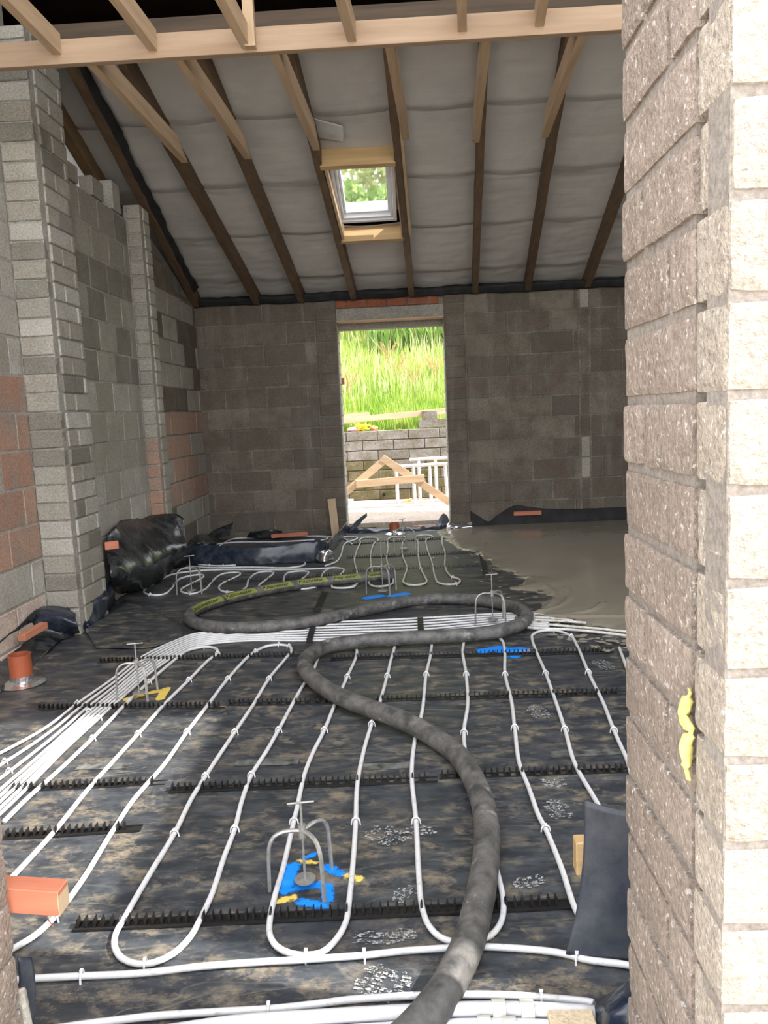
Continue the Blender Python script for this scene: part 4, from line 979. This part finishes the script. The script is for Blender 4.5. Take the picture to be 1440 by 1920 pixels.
for a, b, w_, lab in (((442, 1432), (560, 1428), .06, 'grey tape strip left of mid floor'), ((1032, 1416), (1172, 1410), .055, 'grey tape strip by the right jamb'), ((145, 1440), (245, 1437), .05, 'grey tape strip at left between the pipes'), ((680, 1440), (770, 1437), .05, 'grey tape strip near the hose')):
    A, B = P(*a), P(*b); n = 16; vs, fs = [], []
    for i in range(n+1):
        q = A.lerp(B, i/n)
        for j in range(4):
            y = q.y+(j/3-.5)*w_+.004*N(i*2.1, j)*(j in (0, 3)); vs.append((q.x, y, fz(q.x, y)+.0022))
    fs = [(i*4+j, (i+1)*4+j, (i+1)*4+j+1, i*4+j+1) for i in range(n) for j in range(3)]
    o = mesh_np('tape_strip', vs, fs, 'tape', dpm); o['label'] = lab
# boot prints
def boot(cx, cy, L, W, ang, label, seed=0, part=(0, 1)):
    random.seed(seed); c = P(cx, cy); bm = bmesh.new(); ca, sa = math.cos(ang), math.sin(ang)
    def q(u, v):
        return Vector((c.x+ca*u-sa*v, c.y+sa*u+ca*v, 0))
    n = 9
    for i in range(n):
        t = (i+.5)/n
        if not (part[0] <= t <= part[1]): continue
        wd = W/2*math.sqrt(max(0, 1-(2*t-1)**4))*(.78 if .42 < t < .6 else 1)
        for k in (-2, -1, 0, 1):
            if random.random() < .12: continue
            a, b = k/2*wd+.002, (k+1)/2*wd-.002; y0, y1 = (t-.5)*L-L/n*.36, (t-.5)*L+L/n*.32; sk = abs(k+.5)*.007*(1 if seed % 2 else -1)
            j = lambda: random.uniform(-.0015, .0015)
            vs = [q(a+j(), y0+sk+j()), q(b+j(), y0+sk+j()), q(b+j(), y1+sk+j()), q((a+b)/2+j(), y1+sk+j()+.002), q(a+j(), y1+sk+j())]
            f = [bm.verts.new(Vector((v.x, v.y, fz(v.x, v.y)+.003))) for v in vs]; bm.faces.new(f)
    o = mk('boot_print', bm, 'print', dpm); o['label'] = label
    o.location = (0, 0, 0)
    for v in o.data.vertices: pass
def boot_fix():
    pass
WL[dpm.name] = Vector(dpm.location)
boot(1008, 1335, .15, .085, .2, 'pale round boot toe print right of the hose', 2)
boot(1040, 1472, .07, .09, .0, 'pale boot heel print left of the right jamb', 3)
boot(1045, 1516, .12, .085, .1, 'pale boot toe print below the heel print', 4)
boot(728, 1569, .13, .105, .9, 'pale round boot print in mid floor', 5)
boot(790, 1570, .15, .11, .3, 'faint ring-shaped boot print left of the hose', 6, (.55, 1))
boot(722, 1762, .05, .17, .1, 'pale wide tyre-like tread print before the near pipe', 7)
boot(715, 1850, .11, .13, -.4, 'broken pale boot print near the bottom', 9)
boot(990, 1222, .1, .12, .1, 'faint scuffed print beside the right blue patch', 10)
boot(1130, 1246, .16, .09, .2, 'faint boot print near the screed edge', 12)
boot(1000, 1665, .08, .1, .3, 'faint boot print right of the hose foot', 13, (.4, 1))
boot(755, 1675, .05, .09, .9, 'small pale tread print above the nearest rail', 14)

# ------------------------------------------------------------------ drain stubs, timber offcuts
def stub(loc, r, h, label):
    L = Vector(loc); e = empty('drain_stub', L, label, 'pipe', 'brown drain stubs')
    bm = bmesh.new(); lathe(bm, L, [(r, 0), (r, h), (r-.0045, h), (r-.0045, .0)], 32); mk('pipe_wall', bm, 'terracotta', e, smooth=False)
    bm = bmesh.new(); lathe(bm, L, [(r-.006, .005), (.001, .005), (.001, .001), (r-.006, .001)], 24); mk('pipe_bottom', bm, 'blackout', e)
    bm = bmesh.new(); lathe(bm, L, [(r+.06, .001), (r+.03, .010), (r+.004, .022), (r+.0025, .045), (r+.0005, .045), (r+.0005, .001)], 30, .002); mk('foil_collar', bm, 'foil', e)
p = P(42, 1282); stub((p.x, p.y, .003), .055, .155, 'large brown drain pipe stub at left with silver tape round its foot')
p = P(740, 1001); stub((p.x, p.y, .003), .055, .115, 'small brown drain pipe stub in front of the far doorway')
def offcut(a, b, w_, h_, mat, label, z=None):
    bm = bmesh.new(); bar(bm, a, b, w_, h_, Z_, .002); return tag(mk('timber_offcut', bm, mat), label, 'timber', 'loose timber offcuts')
offcut(P(40, 1196, .12), P(83, 1172, .13), .048, .040, 'red_wood_y', 'red-brown timber offcut lying by the large drain stub')
offcut(PX(196, 1024, -2.12), PX(222, 1021, -2.04), .022, .055, 'red_wood', 'red timber batten end holding the big black drape at the left wall')
offcut(Vector((-1.12, 8.3, .05)), Vector((-1.50, 8.22, .05)), .06, .04, 'red_wood', 'brown timber offcut behind the navy upstand, far left')
p1 = PY(963, 963, RD-.03); p2 = PY(1015, 961, RD-.03)
offcut(p1, p2, .03, .045, 'red_wood', 'red timber strip against the far wall above the wet screed')
p1 = PY(776, 989, RD+.12); p2 = PY(822, 986, RD+.12)
offcut(p1, p2, .05, .035, 'red_wood', 'red timber strip on the far doorway threshold, right side')
p1 = PY(676, 990, RD+.10); p2 = PY(706, 989, RD+.10)
offcut(p1, p2, .05, .025, 'old_x', 'dark timber strip on the far doorway threshold, left side')
# leaning pale plank by the far door
a = P(629, 1003, .01); bm = bmesh.new(); bar(bm, Vector((a.x, RD-.075, .0)), Vector((a.x-.03, RD-.045, .40)), .085, .022, Y_); tag(mk('plank', bm, 'pine_z'), 'short pale plank leaning on the left door pier', 'timber')
# red timber end beside the left jamb
yj = 1.42; A = PY(-60, 1655, yj); B = PY(118, 1683, yj)
B2 = Vector((B.x, yj, B.z)); A2 = Vector((B.x-.30, yj, B.z+.03))
RT = offcut(A2, B2, .045, .052, 'red_wood', 'red-painted timber end sticking out behind the near left jamb')
bm = bmesh.new(); bar(bm, B2-X_*.0008, B2+X_*.0015, .044, .051, Z_); mk('end_grain', bm, 'pine_z', bpy.data.objects[RT.name])['label'] = 'bare pale end grain'
bm = bmesh.new(); tube(bm, [B2+Vector((-.04, -.0, -.026)), B2+Vector((-.033, .0, -.05)), B2+Vector((-.025, .0, -.062))], .0014, 5); tag(mk('bent_nail', bm, 'terracotta'), 'thin coppery nail under the red-painted timber end', 'nail')
# stiff navy sheet by the right jamb and timber end behind it
c0 = P(1060, 1790, .0); Ys = c0.y-.02
rows = [[Vector((PY(x, yy, Ys).x, Ys+dy, max(.004, PY(x, yy, Ys).z))) for x, yy, dy in r] for r in (((1100, 1512, .03), (1138, 1514, .0), (1190, 1517, -.02)), ((1098, 1610, .02), (1135, 1610, .0), (1190, 1610, -.02)), ((1082, 1712, .01), (1130, 1715, -.01), (1190, 1720, -.02)), ((1060, 1789, .0), (1115, 1794, -.01), (1195, 1800, -.02)))]
tag(sheet('stiff_sheet', rows, 'sheet_stiff', 8, 8, .003, 4, thick=.002, seed=2), 'stiff navy-black sheet standing upright against the near right jamb', 'sheet')
pt = PY(1090, 1603, Ys+.05); bm = bmesh.new(); obox(bm, pt, X_, Y_, Z_, .016, .02, .042, .003); tag(mk('timber_end', bm, 'pine_x2'), 'pale timber end peeping out behind the stiff navy sheet', 'timber')
# black plastic heap bottom right, bottom left flaps
rows = [[P(1100, 1895, .01), P(1140, 1860, .03), P(1200, 1825, .09)], [P(1112, 1925, .01), P(1150, 1890, .10), P(1205, 1860, .12)], [P(1120, 1970, .01), P(1160, 1940, .05), P(1215, 1930, .10)]]
tag(sheet('plastic_heap', rows, 'sheet_navy', 8, 8, .012, 14, seed=4), 'crumpled black plastic heaped at the foot of the near right jamb', 'sheet')
rows = [[PY(30, 1795, 1.44), PY(58, 1797, 1.46)], [PY(34, 1850, 1.44), PY(70, 1860, 1.46)], [PY(34, 1925, 1.43), PY(62, 1935, 1.46)]]
tag(sheet('plastic_flap', rows, 'sheet_stiff', 6, 6, .006, 14, seed=6), 'small navy plastic flap at the foot of the near left jamb', 'sheet')
bm = bmesh.new(); c = PY(40, 1893, 1.40); obox(bm, c, X_, Y_, Z_, .014, .012, .045, .006, .004); tag(mk('mortar_lump', bm, 'block_light'), 'pale mortar lump at the bottom left corner beside the jamb', 'mortar')

# ------------------------------------------------------------------ draped black plastic round the edges
T = tag
rows = [[PX(197, 1003, -2.20), PX(216, 985, -2.21), PX(250, 974, -2.22), PX(285, 970, -2.20), PX(312, 966, -2.10), PX(330, 967, -2.03), PX(342, 975, -1.98)],
        [PX(200, 1050, -2.14), PX(222, 1035, -2.10), PX(255, 1025, -2.08), PX(290, 1015, -2.06), PX(318, 1005, -2.02), PX(334, 1005, -1.98), PX(347, 1008, -1.93)],
        [PX(206, 1090, -2.06), PX(232, 1085, -2.0), PX(262, 1075, -1.98), PX(296, 1060, -1.96), PX(322, 1045, -1.95), PX(338, 1040, -1.92), PX(350, 1038, -1.90)],
        [P(212, 1118, .01), P(246, 1114, .01), P(280, 1102, .01), P(312, 1082, .01), P(335, 1062, .01), P(346, 1056, .01), P(354, 1052, .01)]]
T(sheet('plastic_drape', rows, 'sheet', 7, 8, .045, 3.2, seed=11), 'big crinkled black plastic drape against the left wall beyond the column', 'sheet')
rows = [[PX(0, 1204, -2.30), PX(30, 1180, -2.30), PX(58, 1152, -2.30), PX(85, 1142, -2.28)], [P(-10, 1235, .03), P(40, 1200, .05), P(75, 1178, .09), P(112, 1160, .14)], [P(0, 1300, .004), P(60, 1250, .006), P(110, 1205, .01), P(140, 1190, .01)]]
T(sheet('plastic_upstand', rows, 'sheet', 8, 8, .02, 5, seed=12), 'black plastic lapped up the foot of the near left wall behind the drain stub', 'sheet')
rows = [[PY(62, 1158, 4.62), PY(78, 1138, 4.66), PY(110, 1140, 4.68), PY(140, 1150, 4.66)], [PY(66, 1172, 4.56), PY(90, 1158, 4.56), PY(120, 1164, 4.56), PY(145, 1174, 4.58)], [P(66, 1200, .01), P(92, 1197, .01), P(125, 1194, .01), P(150, 1186, .01)]]
T(sheet('plastic_fold', rows, 'sheet_navy', 8, 7, .016, 7, seed=13), 'glossy dark fold of plastic at the foot of the block column, left part', 'sheet')
rows = [[PY(118, 1142, 4.70), PY(150, 1122, 4.9), PY(180, 1105, 5.15), PY(212, 1090, 5.4)], [P(140, 1160, .10), P(165, 1140, .13), P(195, 1125, .15), P(217, 1112, .12)], [P(160, 1182, .01), P(178, 1170, .02), P(200, 1152, .02), P(219, 1132, .01)]]
T(sheet('plastic_fold', rows, 'sheet_navy', 8, 7, .018, 6, seed=14), 'blue-black folded plastic lying along the room side of the block column', 'sheet')
rows = [[P(160, 1180, .04), P(200, 1150, .02), P(235, 1125, .02)], [P(165, 1190, .012), P(240, 1195, .012), P(330, 1165, .008)], [P(180, 1215, .006), P(280, 1215, .006), P(345, 1192, .006)]]
T(sheet('plastic_lap', rows, 'dpm', 10, 8, .006, 5, seed=15), 'trodden lap of black plastic on the floor beyond the drain stub', 'sheet')
# navy upstand strip
def up(px_, ytop, ybot, back=.0):
    b = P(px_, ybot, 0); return b, Vector((b.x, b.y+back, 0))
def strip(pts, name, mat, label, seed, amp=.012, lean=.03, nv=5):
    rb, rm, rt = [], [], []
    for x, yb, yt in pts:
        b = P(x, yb, .004); t_ = PY(x, yt, b.y+lean); rt.append(t_); rb.append(b); rm.append((b+t_)/2+Vector((0, -.012, 0)))
    return T(sheet(name, [rt, rm, rb], mat, 6, nv, amp, 9, seed=seed), label, 'sheet')
strip([(340, 1058, 1030), (380, 1060, 1022), (430, 1061, 1024), (480, 1061, 1026), (530, 1058, 1022), (575, 1056, 1014), (600, 1054, 1014), (618, 1050, 1018)], 'plastic_upstand', 'sheet_navy', 'low navy-black plastic upstand running across the far left floor', 16)
strip([(612, 1052, 1020), (622, 1040, 1008), (632, 1025, 998), (645, 1008, 985), (652, 998, 975)], 'plastic_upstand', 'sheet', 'black plastic upstand turning toward the far doorway', 17, .012, .0)
p = P(606, 1052, .03); rows = [[PY(596, 1036, p.y), PY(612, 1030, p.y), PY(626, 1036, p.y)], [P(590, 1052, .02), P(608, 1054, .03), P(628, 1050, .02)]]
T(sheet('silver_tape', rows, 'foil', 8, 6, .02, 18, seed=18), 'crumpled silver tape at the end of the navy upstand', 'tape')
rows = [[PY(385, 1006, 8.1), PY(410, 992, 8.2), PY(438, 980, 8.25)], [PY(390, 1018, 7.95), PY(412, 1012, 8.05), PY(432, 1003, 8.15)]]
T(sheet('plastic_flap', rows, 'sheet', 8, 7, .02, 6, seed=19), 'pointed black plastic flap in the far left corner of the room', 'sheet')
rows = [[P(350, 1040, .02), P(390, 1022, .10), P(410, 1018, .02)], [P(350, 1025, .10), P(380, 1010, .16), P(405, 1012, .06)], [P(345, 1010, .08), P(375, 1003, .12), P(395, 1004, .02)]]
T(sheet('plastic_heap', rows, 'sheet', 8, 7, .03, 6, seed=20), 'rumpled black plastic heap below the far left corner', 'sheet')
rows = [[P(462, 1010, .01), P(490, 1010, .01), P(535, 1010, .01)], [PY(470, 998, 8.25), PY(512, 994, 8.3), PY(530, 998, 8.25)], [PY(474, 1004, 8.42), PY(512, 998, 8.44), PY(534, 1002, 8.42)]]
T(sheet('plastic_hump', rows, 'sheet', 8, 7, .02, 8, seed=21), 'black plastic hump at the foot of the far wall left of the door', 'sheet')
# doorway threshold plastic
strip([(652, 1001, 986), (680, 1001, 991), (720, 1000, 990), (760, 998, 989), (800, 996, 987), (836, 993, 984)], 'plastic_upstand', 'sheet_navy', 'creased black plastic strip along the threshold of the far doorway', 22, .016, .06)
rows = [[PY(656, 990, RD-.02), PY(668, 976, RD+.02), PY(687, 963, RD+.06)], [PY(654, 998, RD-.05), PY(670, 988, RD-.02), PY(688, 968, RD+.02)]]
T(sheet('plastic_flap', rows, 'sheet_stiff', 8, 7, .01, 8, seed=23), 'curled navy plastic flap at the left of the far doorway', 'sheet')
rows = [[PY(818, 985, RD+.05), PY(828, 964, RD+.06), PY(838, 968, RD+.03), PY(843, 984, RD)], [PY(822, 990, RD-.02), PY(832, 984, RD-.02), PY(842, 984, RD-.03), PY(848, 990, RD-.04)]]
T(sheet('plastic_flap', rows, 'sheet_stiff', 7, 7, .012, 12, seed=24), 'grey curled plastic corner at the right of the far doorway', 'sheet')
rows = [[PY(840, 981, RD-.025), PY(862, 981, RD-.03), PY(884, 978, RD-.03)], [PY(838, 990, RD-.10), PY(860, 990, RD-.10), PY(886, 988, RD-.09)]]
T(sheet('silver_tape', rows, 'foil', 10, 7, .014, 18, seed=25), 'creased silver strip at the foot of the right door pier', 'tape')
# far wall plastic above the screed
top_ = [(882, 958), (898, 968), (915, 978), (930, 968), (950, 955), (970, 947), (995, 951), (1040, 955), (1090, 954), (1165, 951), (1300, 946)]
rt = [PY(x, y, RD-.012) for x, y in top_]; rb = [Vector((q.x, RD-.055, .0)) for q in rt]; rm = [Vector((a.x, RD-.025, max(.02, a.z*.5))) for a in rt]
for lst in (rt,):
    for a in lst: a.z = max(a.z, .06)
T(sheet('plastic_upstand', [rt, rm, rb], 'matte_black', 5, 6, .005, 7, seed=26), 'black plastic with a V-shaped top edge along the far wall above the screed', 'sheet')

# ------------------------------------------------------------------ the yard beyond the far door
wy = empty('wall_outside', (0, 11.3, 0), None, None); wy['kind'] = 'structure'
bm = bmesh.new(); box(bm, -5, 5, 11.31, 11.6, -.2, 1.05); mk('mortar_bed', bm, 'block_dark', wy)
random.seed(21)
def m_yard(s, z, k): return 'block_moss' if (z < .62 and random.random() < .75) else 'block_yard'
wall_face(wy, (-3.0, 11.3, 0), X_, -Y_, 6.0, -.09, 1.065, .144, .45, (.1, .32), m_yard, D=.12, joint=.012)
bm = bmesh.new(); c = PY(720, 927, 11.29); cyl(bm, c-Y_*.012, c+Y_*.012, .024, 16); mk('weep_hole', bm, 'blackout', wy)
def yblock(px_, py_, sx, sy, sz, z, label, mat='block_yard'):
    c = PY(px_, py_, 11.42); bm = bmesh.new(); box(bm, c.x-sx/2, c.x+sx/2, 11.34, 11.34+sy, z, z+sz, .005, .002); T(mk('loose_block', bm, mat), label, 'block')
yblock(815, 800, .46, .2, .12, 1.067, 'lower loose concrete block on top of the yard wall at right')
yblock(805, 782, .22, .2, .12, 1.187, 'upper loose concrete block propping the timber boards')
yblock(560, 800, .44, .2, .10, 1.067, 'loose block under the left ends of the boards, hidden by the door pier')
a = PY(560, 797, 11.42); b = PY(905, 764, 11.42)
bm = bmesh.new(); bar(bm, a, b, .045, .085, Z_, .002); T(mk('timber_board', bm, 'pine_x'), 'long pale board laid sloping on top of the yard wall', 'timber')
a = PY(560, 789, 11.48); b = PY(692, 776, 11.48); bm = bmesh.new(); bar(bm, a, b, .045, .05, Z_, .002); T(mk('timber_board', bm, 'pine_x'), 'shorter pale board resting just above the long one', 'timber')
# heap of yellow rope with pink and orange cloth
r = empty('rope_heap', PY(682, 808, 11.38), 'small heap of bright yellow rope and cloth on the yard wall', 'rope'); c0 = WL[r.name]
random.seed(4); bm = bmesh.new()
for q in range(9):
    rr = random.uniform(.04, .085); cc = c0+Vector((random.uniform(-.05, .05), random.uniform(-.03, .03), .015+.01*q))
    tube(bm, [cc+Vector((math.cos(t)*rr, math.sin(t)*rr*.7, .012*math.sin(3*t+q))) for t in [2*PI*k/18 for k in range(19)]], .009, 6)
mk('rope_coils', bm, 'yellow', r)
bm = bmesh.new(); bmesh.ops.create_icosphere(bm, subdivisions=3, radius=1)
for v in bm.verts: v.co = c0+Vector((-.15+v.co.x*.09, v.co.y*.06, .03+v.co.z*.035))+mnoise.noise_vector(v.co*2)*.02
mk('pink_bundle', bm, 'rope_pink', r, smooth=True)
bm = bmesh.new(); bmesh.ops.create_icosphere(bm, subdivisions=3, radius=1)
for v in bm.verts: v.co = c0+Vector((.15+v.co.x*.055, v.co.y*.05, .03+v.co.z*.04))+mnoise.noise_vector(v.co*2+Vector((3, 0, 0)))*.02
mk('orange_bundle', bm, 'rope_orange', r, smooth=True)
# small roof truss
YTr = 10.35; r = empty('roof_truss', (PY(722, 945, YTr).x, YTr, .05), 'small pale timber A-frame truss standing in the yard', 'truss')
ap = PY(722, 862, YTr); lf = PY(628, 940, YTr); rf = PY(850, 946, YTr); lf.z = max(lf.z, .1)
bm = bmesh.new(); bar(bm, ap+(ap-lf).normalized()*.02, lf, .045, .095, Z_); mk('rafter_member', bm, 'pine_x', r)
bm = bmesh.new(); bar(bm, ap+(ap-rf).normalized()*.05-Y_*.006, rf-Y_*.006, .045, .095, Z_); mk('rafter_member', bm, 'pine_x', r)
bm = bmesh.new(); bar(bm, PY(668, 908, YTr-.045), PY(796, 896, YTr-.045), .045, .095, Z_); mk('collar_tie', bm, 'pine_x', r)
# two white ladder frames on their sides
def ladder(Y, top, bot, rungs, label, w_=.05):
    a, b = PY(*top[0], Y), PY(*top[1], Y); c, d = PY(*bot[0], Y-.05), PY(*bot[1], Y-.05)
    r = empty('tube_ladder', ((a.x+b.x)/2, Y, .05), label, 'ladder')
    bm = bmesh.new(); tube(bm, [a, b], w_/2, 10); mk('rail', bm, 'alu', r); bm = bmesh.new(); tube(bm, [c, d], w_/2, 10); mk('rail', bm, 'alu', r)
    for (x0, y0, x1, y1) in rungs:
        bm = bmesh.new(); tube(bm, [PY(x0, y0, Y), PY(x1, y1, Y-.05)], .024, 8); mk('rung', bm, 'alu', r)
ladder(10.75, ((742, 875), (900, 866)), ((648, 953), (905, 942)), [(743, 876, 746, 948), (775, 874, 778, 947), (805, 872, 809, 946), (834, 870, 840, 944), (868, 868, 872, 943)], 'nearer white tubular ladder frame on its side behind the truss')
ladder(11.12, ((768, 862), (900, 855)), ((770, 944), (900, 938)), [(785, 862, 788, 942), (816, 860, 820, 941), (850, 858, 853, 940)], 'farther white tubular ladder frame leaning on the yard wall')
c = PY(764, 941, 10.95); bm = bmesh.new(); tube(bm, [c-X_*.055, c+X_*.03, c+X_*.031, c+X_*.06], [.042, .042, .05, .05], 16); T(mk('clay_pipe', bm, 'rope_orange'), 'short orange clay pipe lying behind the ladder frame', 'pipe')
c = PY(655, 946, 10.9); bm = bmesh.new(); box(bm, c.x-.1, c.x+.06, 10.85, 10.95, .05, .12, .004); T(mk('foam_block', bm, 'white'), 'small white block on the yard slab at the left of the doorway', 'block')
c = PY(643, 715, RD+.3); bm = bmesh.new(); box(bm, -.72, c.x+.015, RD+.28, RD+.31, c.z-.035, c.z+.035); T(mk('door_peg', bm, 'red_wood'), 'small brown peg sticking out of the left side of the far doorway', 'peg')

# bank, grass, docks, fence, trees
def bankz(x, Y):
    t = max(0, Y-11.6); return 1.0+.02+t*.36+.05*N(x*.8, Y*.8)+(max(0, Y-18)*.25)
xs = np.linspace(-9, 9, 60); ys = np.linspace(11.55, 24, 60)
vs = [(x, y, bankz(x, y)) for x in xs for y in ys]; fs = [(i*60+j, (i+1)*60+j, (i+1)*60+j+1, i*60+j+1) for i in range(59) for j in range(59)]
T(mesh_np('grass_bank', vs, fs, 'bank'), kind='structure')
rng = np.random.default_rng(3)
def blades(name, n, xr, yr, hh, wd, mat, label, lean=.35, cat='grass'):
    x = rng.uniform(*xr, n); y = yr[0]+(yr[1]-yr[0])*rng.uniform(0, 1, n)**1.3
    z = np.array([bankz(a, b) for a, b in zip(x, y)]); h = rng.uniform(hh[0], hh[1], n)*(.7+.6*rng.uniform(0, 1, n)); a = rng.uniform(0, 2*PI, n); l = rng.uniform(0, lean, n)*h
    dx, dy = np.cos(a), np.sin(a); b = rng.uniform(0, 2*PI, n); lx, ly = np.cos(b)*l, np.sin(b)*l
    V = np.zeros((n, 5, 3)); 
    V[:, 0] = np.stack([x-dx*wd, y-dy*wd, z-.02], 1); V[:, 1] = np.stack([x+dx*wd, y+dy*wd, z-.02], 1)
    V[:, 2] = np.stack([x+dx*wd*.8+lx*.35, y+dy*wd*.8+ly*.35, z+h*.55], 1); V[:, 3] = np.stack([x-dx*wd*.8+lx*.35, y-dy*wd*.8+ly*.35, z+h*.55], 1)
    V[:, 4] = np.stack([x+lx, y+ly, z+h], 1)
    base = np.arange(n)*5; F = []
    q = np.stack([base, base+1, base+2, base+3], 1).tolist(); t = np.stack([base+3, base+2, base+4], 1).tolist()
    o = mesh_np(name, V.reshape(-1, 3), q+t, mat, smooth=False); T(o, label, cat, kind='stuff')
blades('long_grass', 26000, (-3.2, 3.2), (11.62, 17.5), (.10, .26), .009, 'grass', 'bright green long grass covering the bank beyond the yard wall')
blades('long_grass', 9000, (-6, 6), (16.5, 22), (.3, .55), .014, 'grass', 'taller grass along the top of the bank')
blades('seed_heads', 2600, (-3, 3), (12.6, 17.5), (.35, .5), .004, 'straw', 'pale thin seed heads standing above the grass')
blades('bramble_leaves', 2600, (-.6, 2.6), (15.5, 17.6), (.3, .75), .035, 'leaf', 'darker broad leaves along the top of the bank', .6, 'leaves')
random.seed(8)
for q, (x, y) in enumerate(((.30, 15.6), (-.15, 14.0), (.15, 13.4), (.55, 13.9), (-.95, 13.2), (-.3, 15.0))):
    bm = bmesh.new(); z = bankz(x, y); L = .42 if q else .6
    for k in range(7):
        a = random.uniform(0, 2*PI); d = Vector((math.cos(a)*.14, math.sin(a)*.14, 0)); tube(bm, [Vector((x, y, z)), Vector((x, y, z+L*.5))+d*.6, Vector((x, y, z+L))+d*1.5], .004, 4)
        for m in range(8):
            c = Vector((x, y, z+L*.5)).lerp(Vector((x, y, z+L))+d*1.5, m/8)+d*.3; obox(bm, c+Vector((random.uniform(-.015,.015),0,0)), X_, Y_, Z_, .006, .006, .010)
    T(mk('dock_plant', bm, 'dock'), ('tallest','left middle','centre','right middle','lowest left','upper middle')[q]+' clump of reddish-brown dock stalks in the bank grass', 'plant', 'dock stalks in the grass')
# wire fence along the top of the bank
YF = 17.9; r = empty('wire_fence', (0, YF, bankz(0, YF)), 'thin green wire fence along the top of the bank', 'fence')
for k, x in enumerate(np.linspace(-4.5, 4.5, 7)):
    bm = bmesh.new(); z = bankz(x, YF); cyl(bm, (x, YF, z-.1), (x, YF, z+1.1), .03, 8); mk('post', bm, 'alu' if k == 3 else 'leaf', r)
bm = bmesh.new()
for h_ in np.linspace(.1, 1.05, 8): bar(bm, Vector((-4.5, YF, bankz(0, YF)+h_)), Vector((4.5, YF, bankz(0, YF)+h_)), .006, .006)
for x in np.linspace(-4.5, 4.5, 91): bar(bm, Vector((x, YF, bankz(0, YF)+.05)), Vector((x, YF, bankz(0, YF)+1.05)), .005, .005, Y_)
o = mk('wire_mesh', bm, 'steel', r); o['kind'] = 'stuff'
def tree(x, y, h, rad, mat, label, n=2600, leaf=.13):
    z0 = bankz(x, y); r = empty('tree', (x, y, z0), label, 'tree', 'trees behind the bank'); bm = bmesh.new()
    tube(bm, [Vector((x, y, z0-.1)), Vector((x+.1, y, z0+h*.4)), Vector((x, y+.1, z0+h*.8))], [.16, .11, .04], 8); mk('trunk', bm, 'bark', r)
    d = rng.normal(0, 1, (n, 3)); d /= np.linalg.norm(d, axis=1)[:, None]; rr = rng.uniform(.35, 1, n)[:, None]**.5
    c = d*rr*np.array([rad, rad, h*.46])*(1+.25*np.array([N(*(q*2)) for q in d])[:, None])+np.array([x, y, z0+h*.54])
    u = rng.normal(0, 1, (n, 3)); u /= np.linalg.norm(u, axis=1)[:, None]; v = np.cross(u, rng.normal(0, 1, (n, 3))); v /= np.linalg.norm(v, axis=1)[:, None]
    V = np.stack([c-u*leaf, c-v*leaf*.5, c+u*leaf, c+v*leaf*.5], 1).reshape(-1, 3); b = np.arange(n)*4
    o = mesh_np('foliage', V, np.stack([b, b+1, b+2, b+3], 1).tolist(), mat, r, smooth=False); o['kind'] = 'stuff'
for x, y, h, rd, mt, lab in ((-1.6, 21, 6.0, 1.9, 'leaf_hazed', 'haze-paled leafy tree seen through the skylight, left of two'), (1.0, 21.5, 6.2, 2.0, 'leaf_hazed', 'haze-paled leafy tree seen through the skylight, right of two'), (-4.6, 21, 6.0, 2.0, 'leaf', 'green tree behind the bank, far left'), (4.2, 21, 6.2, 2.1, 'leaf', 'green tree behind the bank, far right'),
                               (-1.0, 19.2, 2.6, 1.5, 'leaf', 'low dark green bush behind the wire fence, left'), (1.3, 19.2, 2.5, 1.5, 'leaf', 'low dark green bush behind the wire fence, right'), (-.2, 23, 8.5, 2.6, 'leaf_hazed', 'tallest haze-paled tree, behind the other trees')):
    tree(x, y, h, rd, mt, lab)
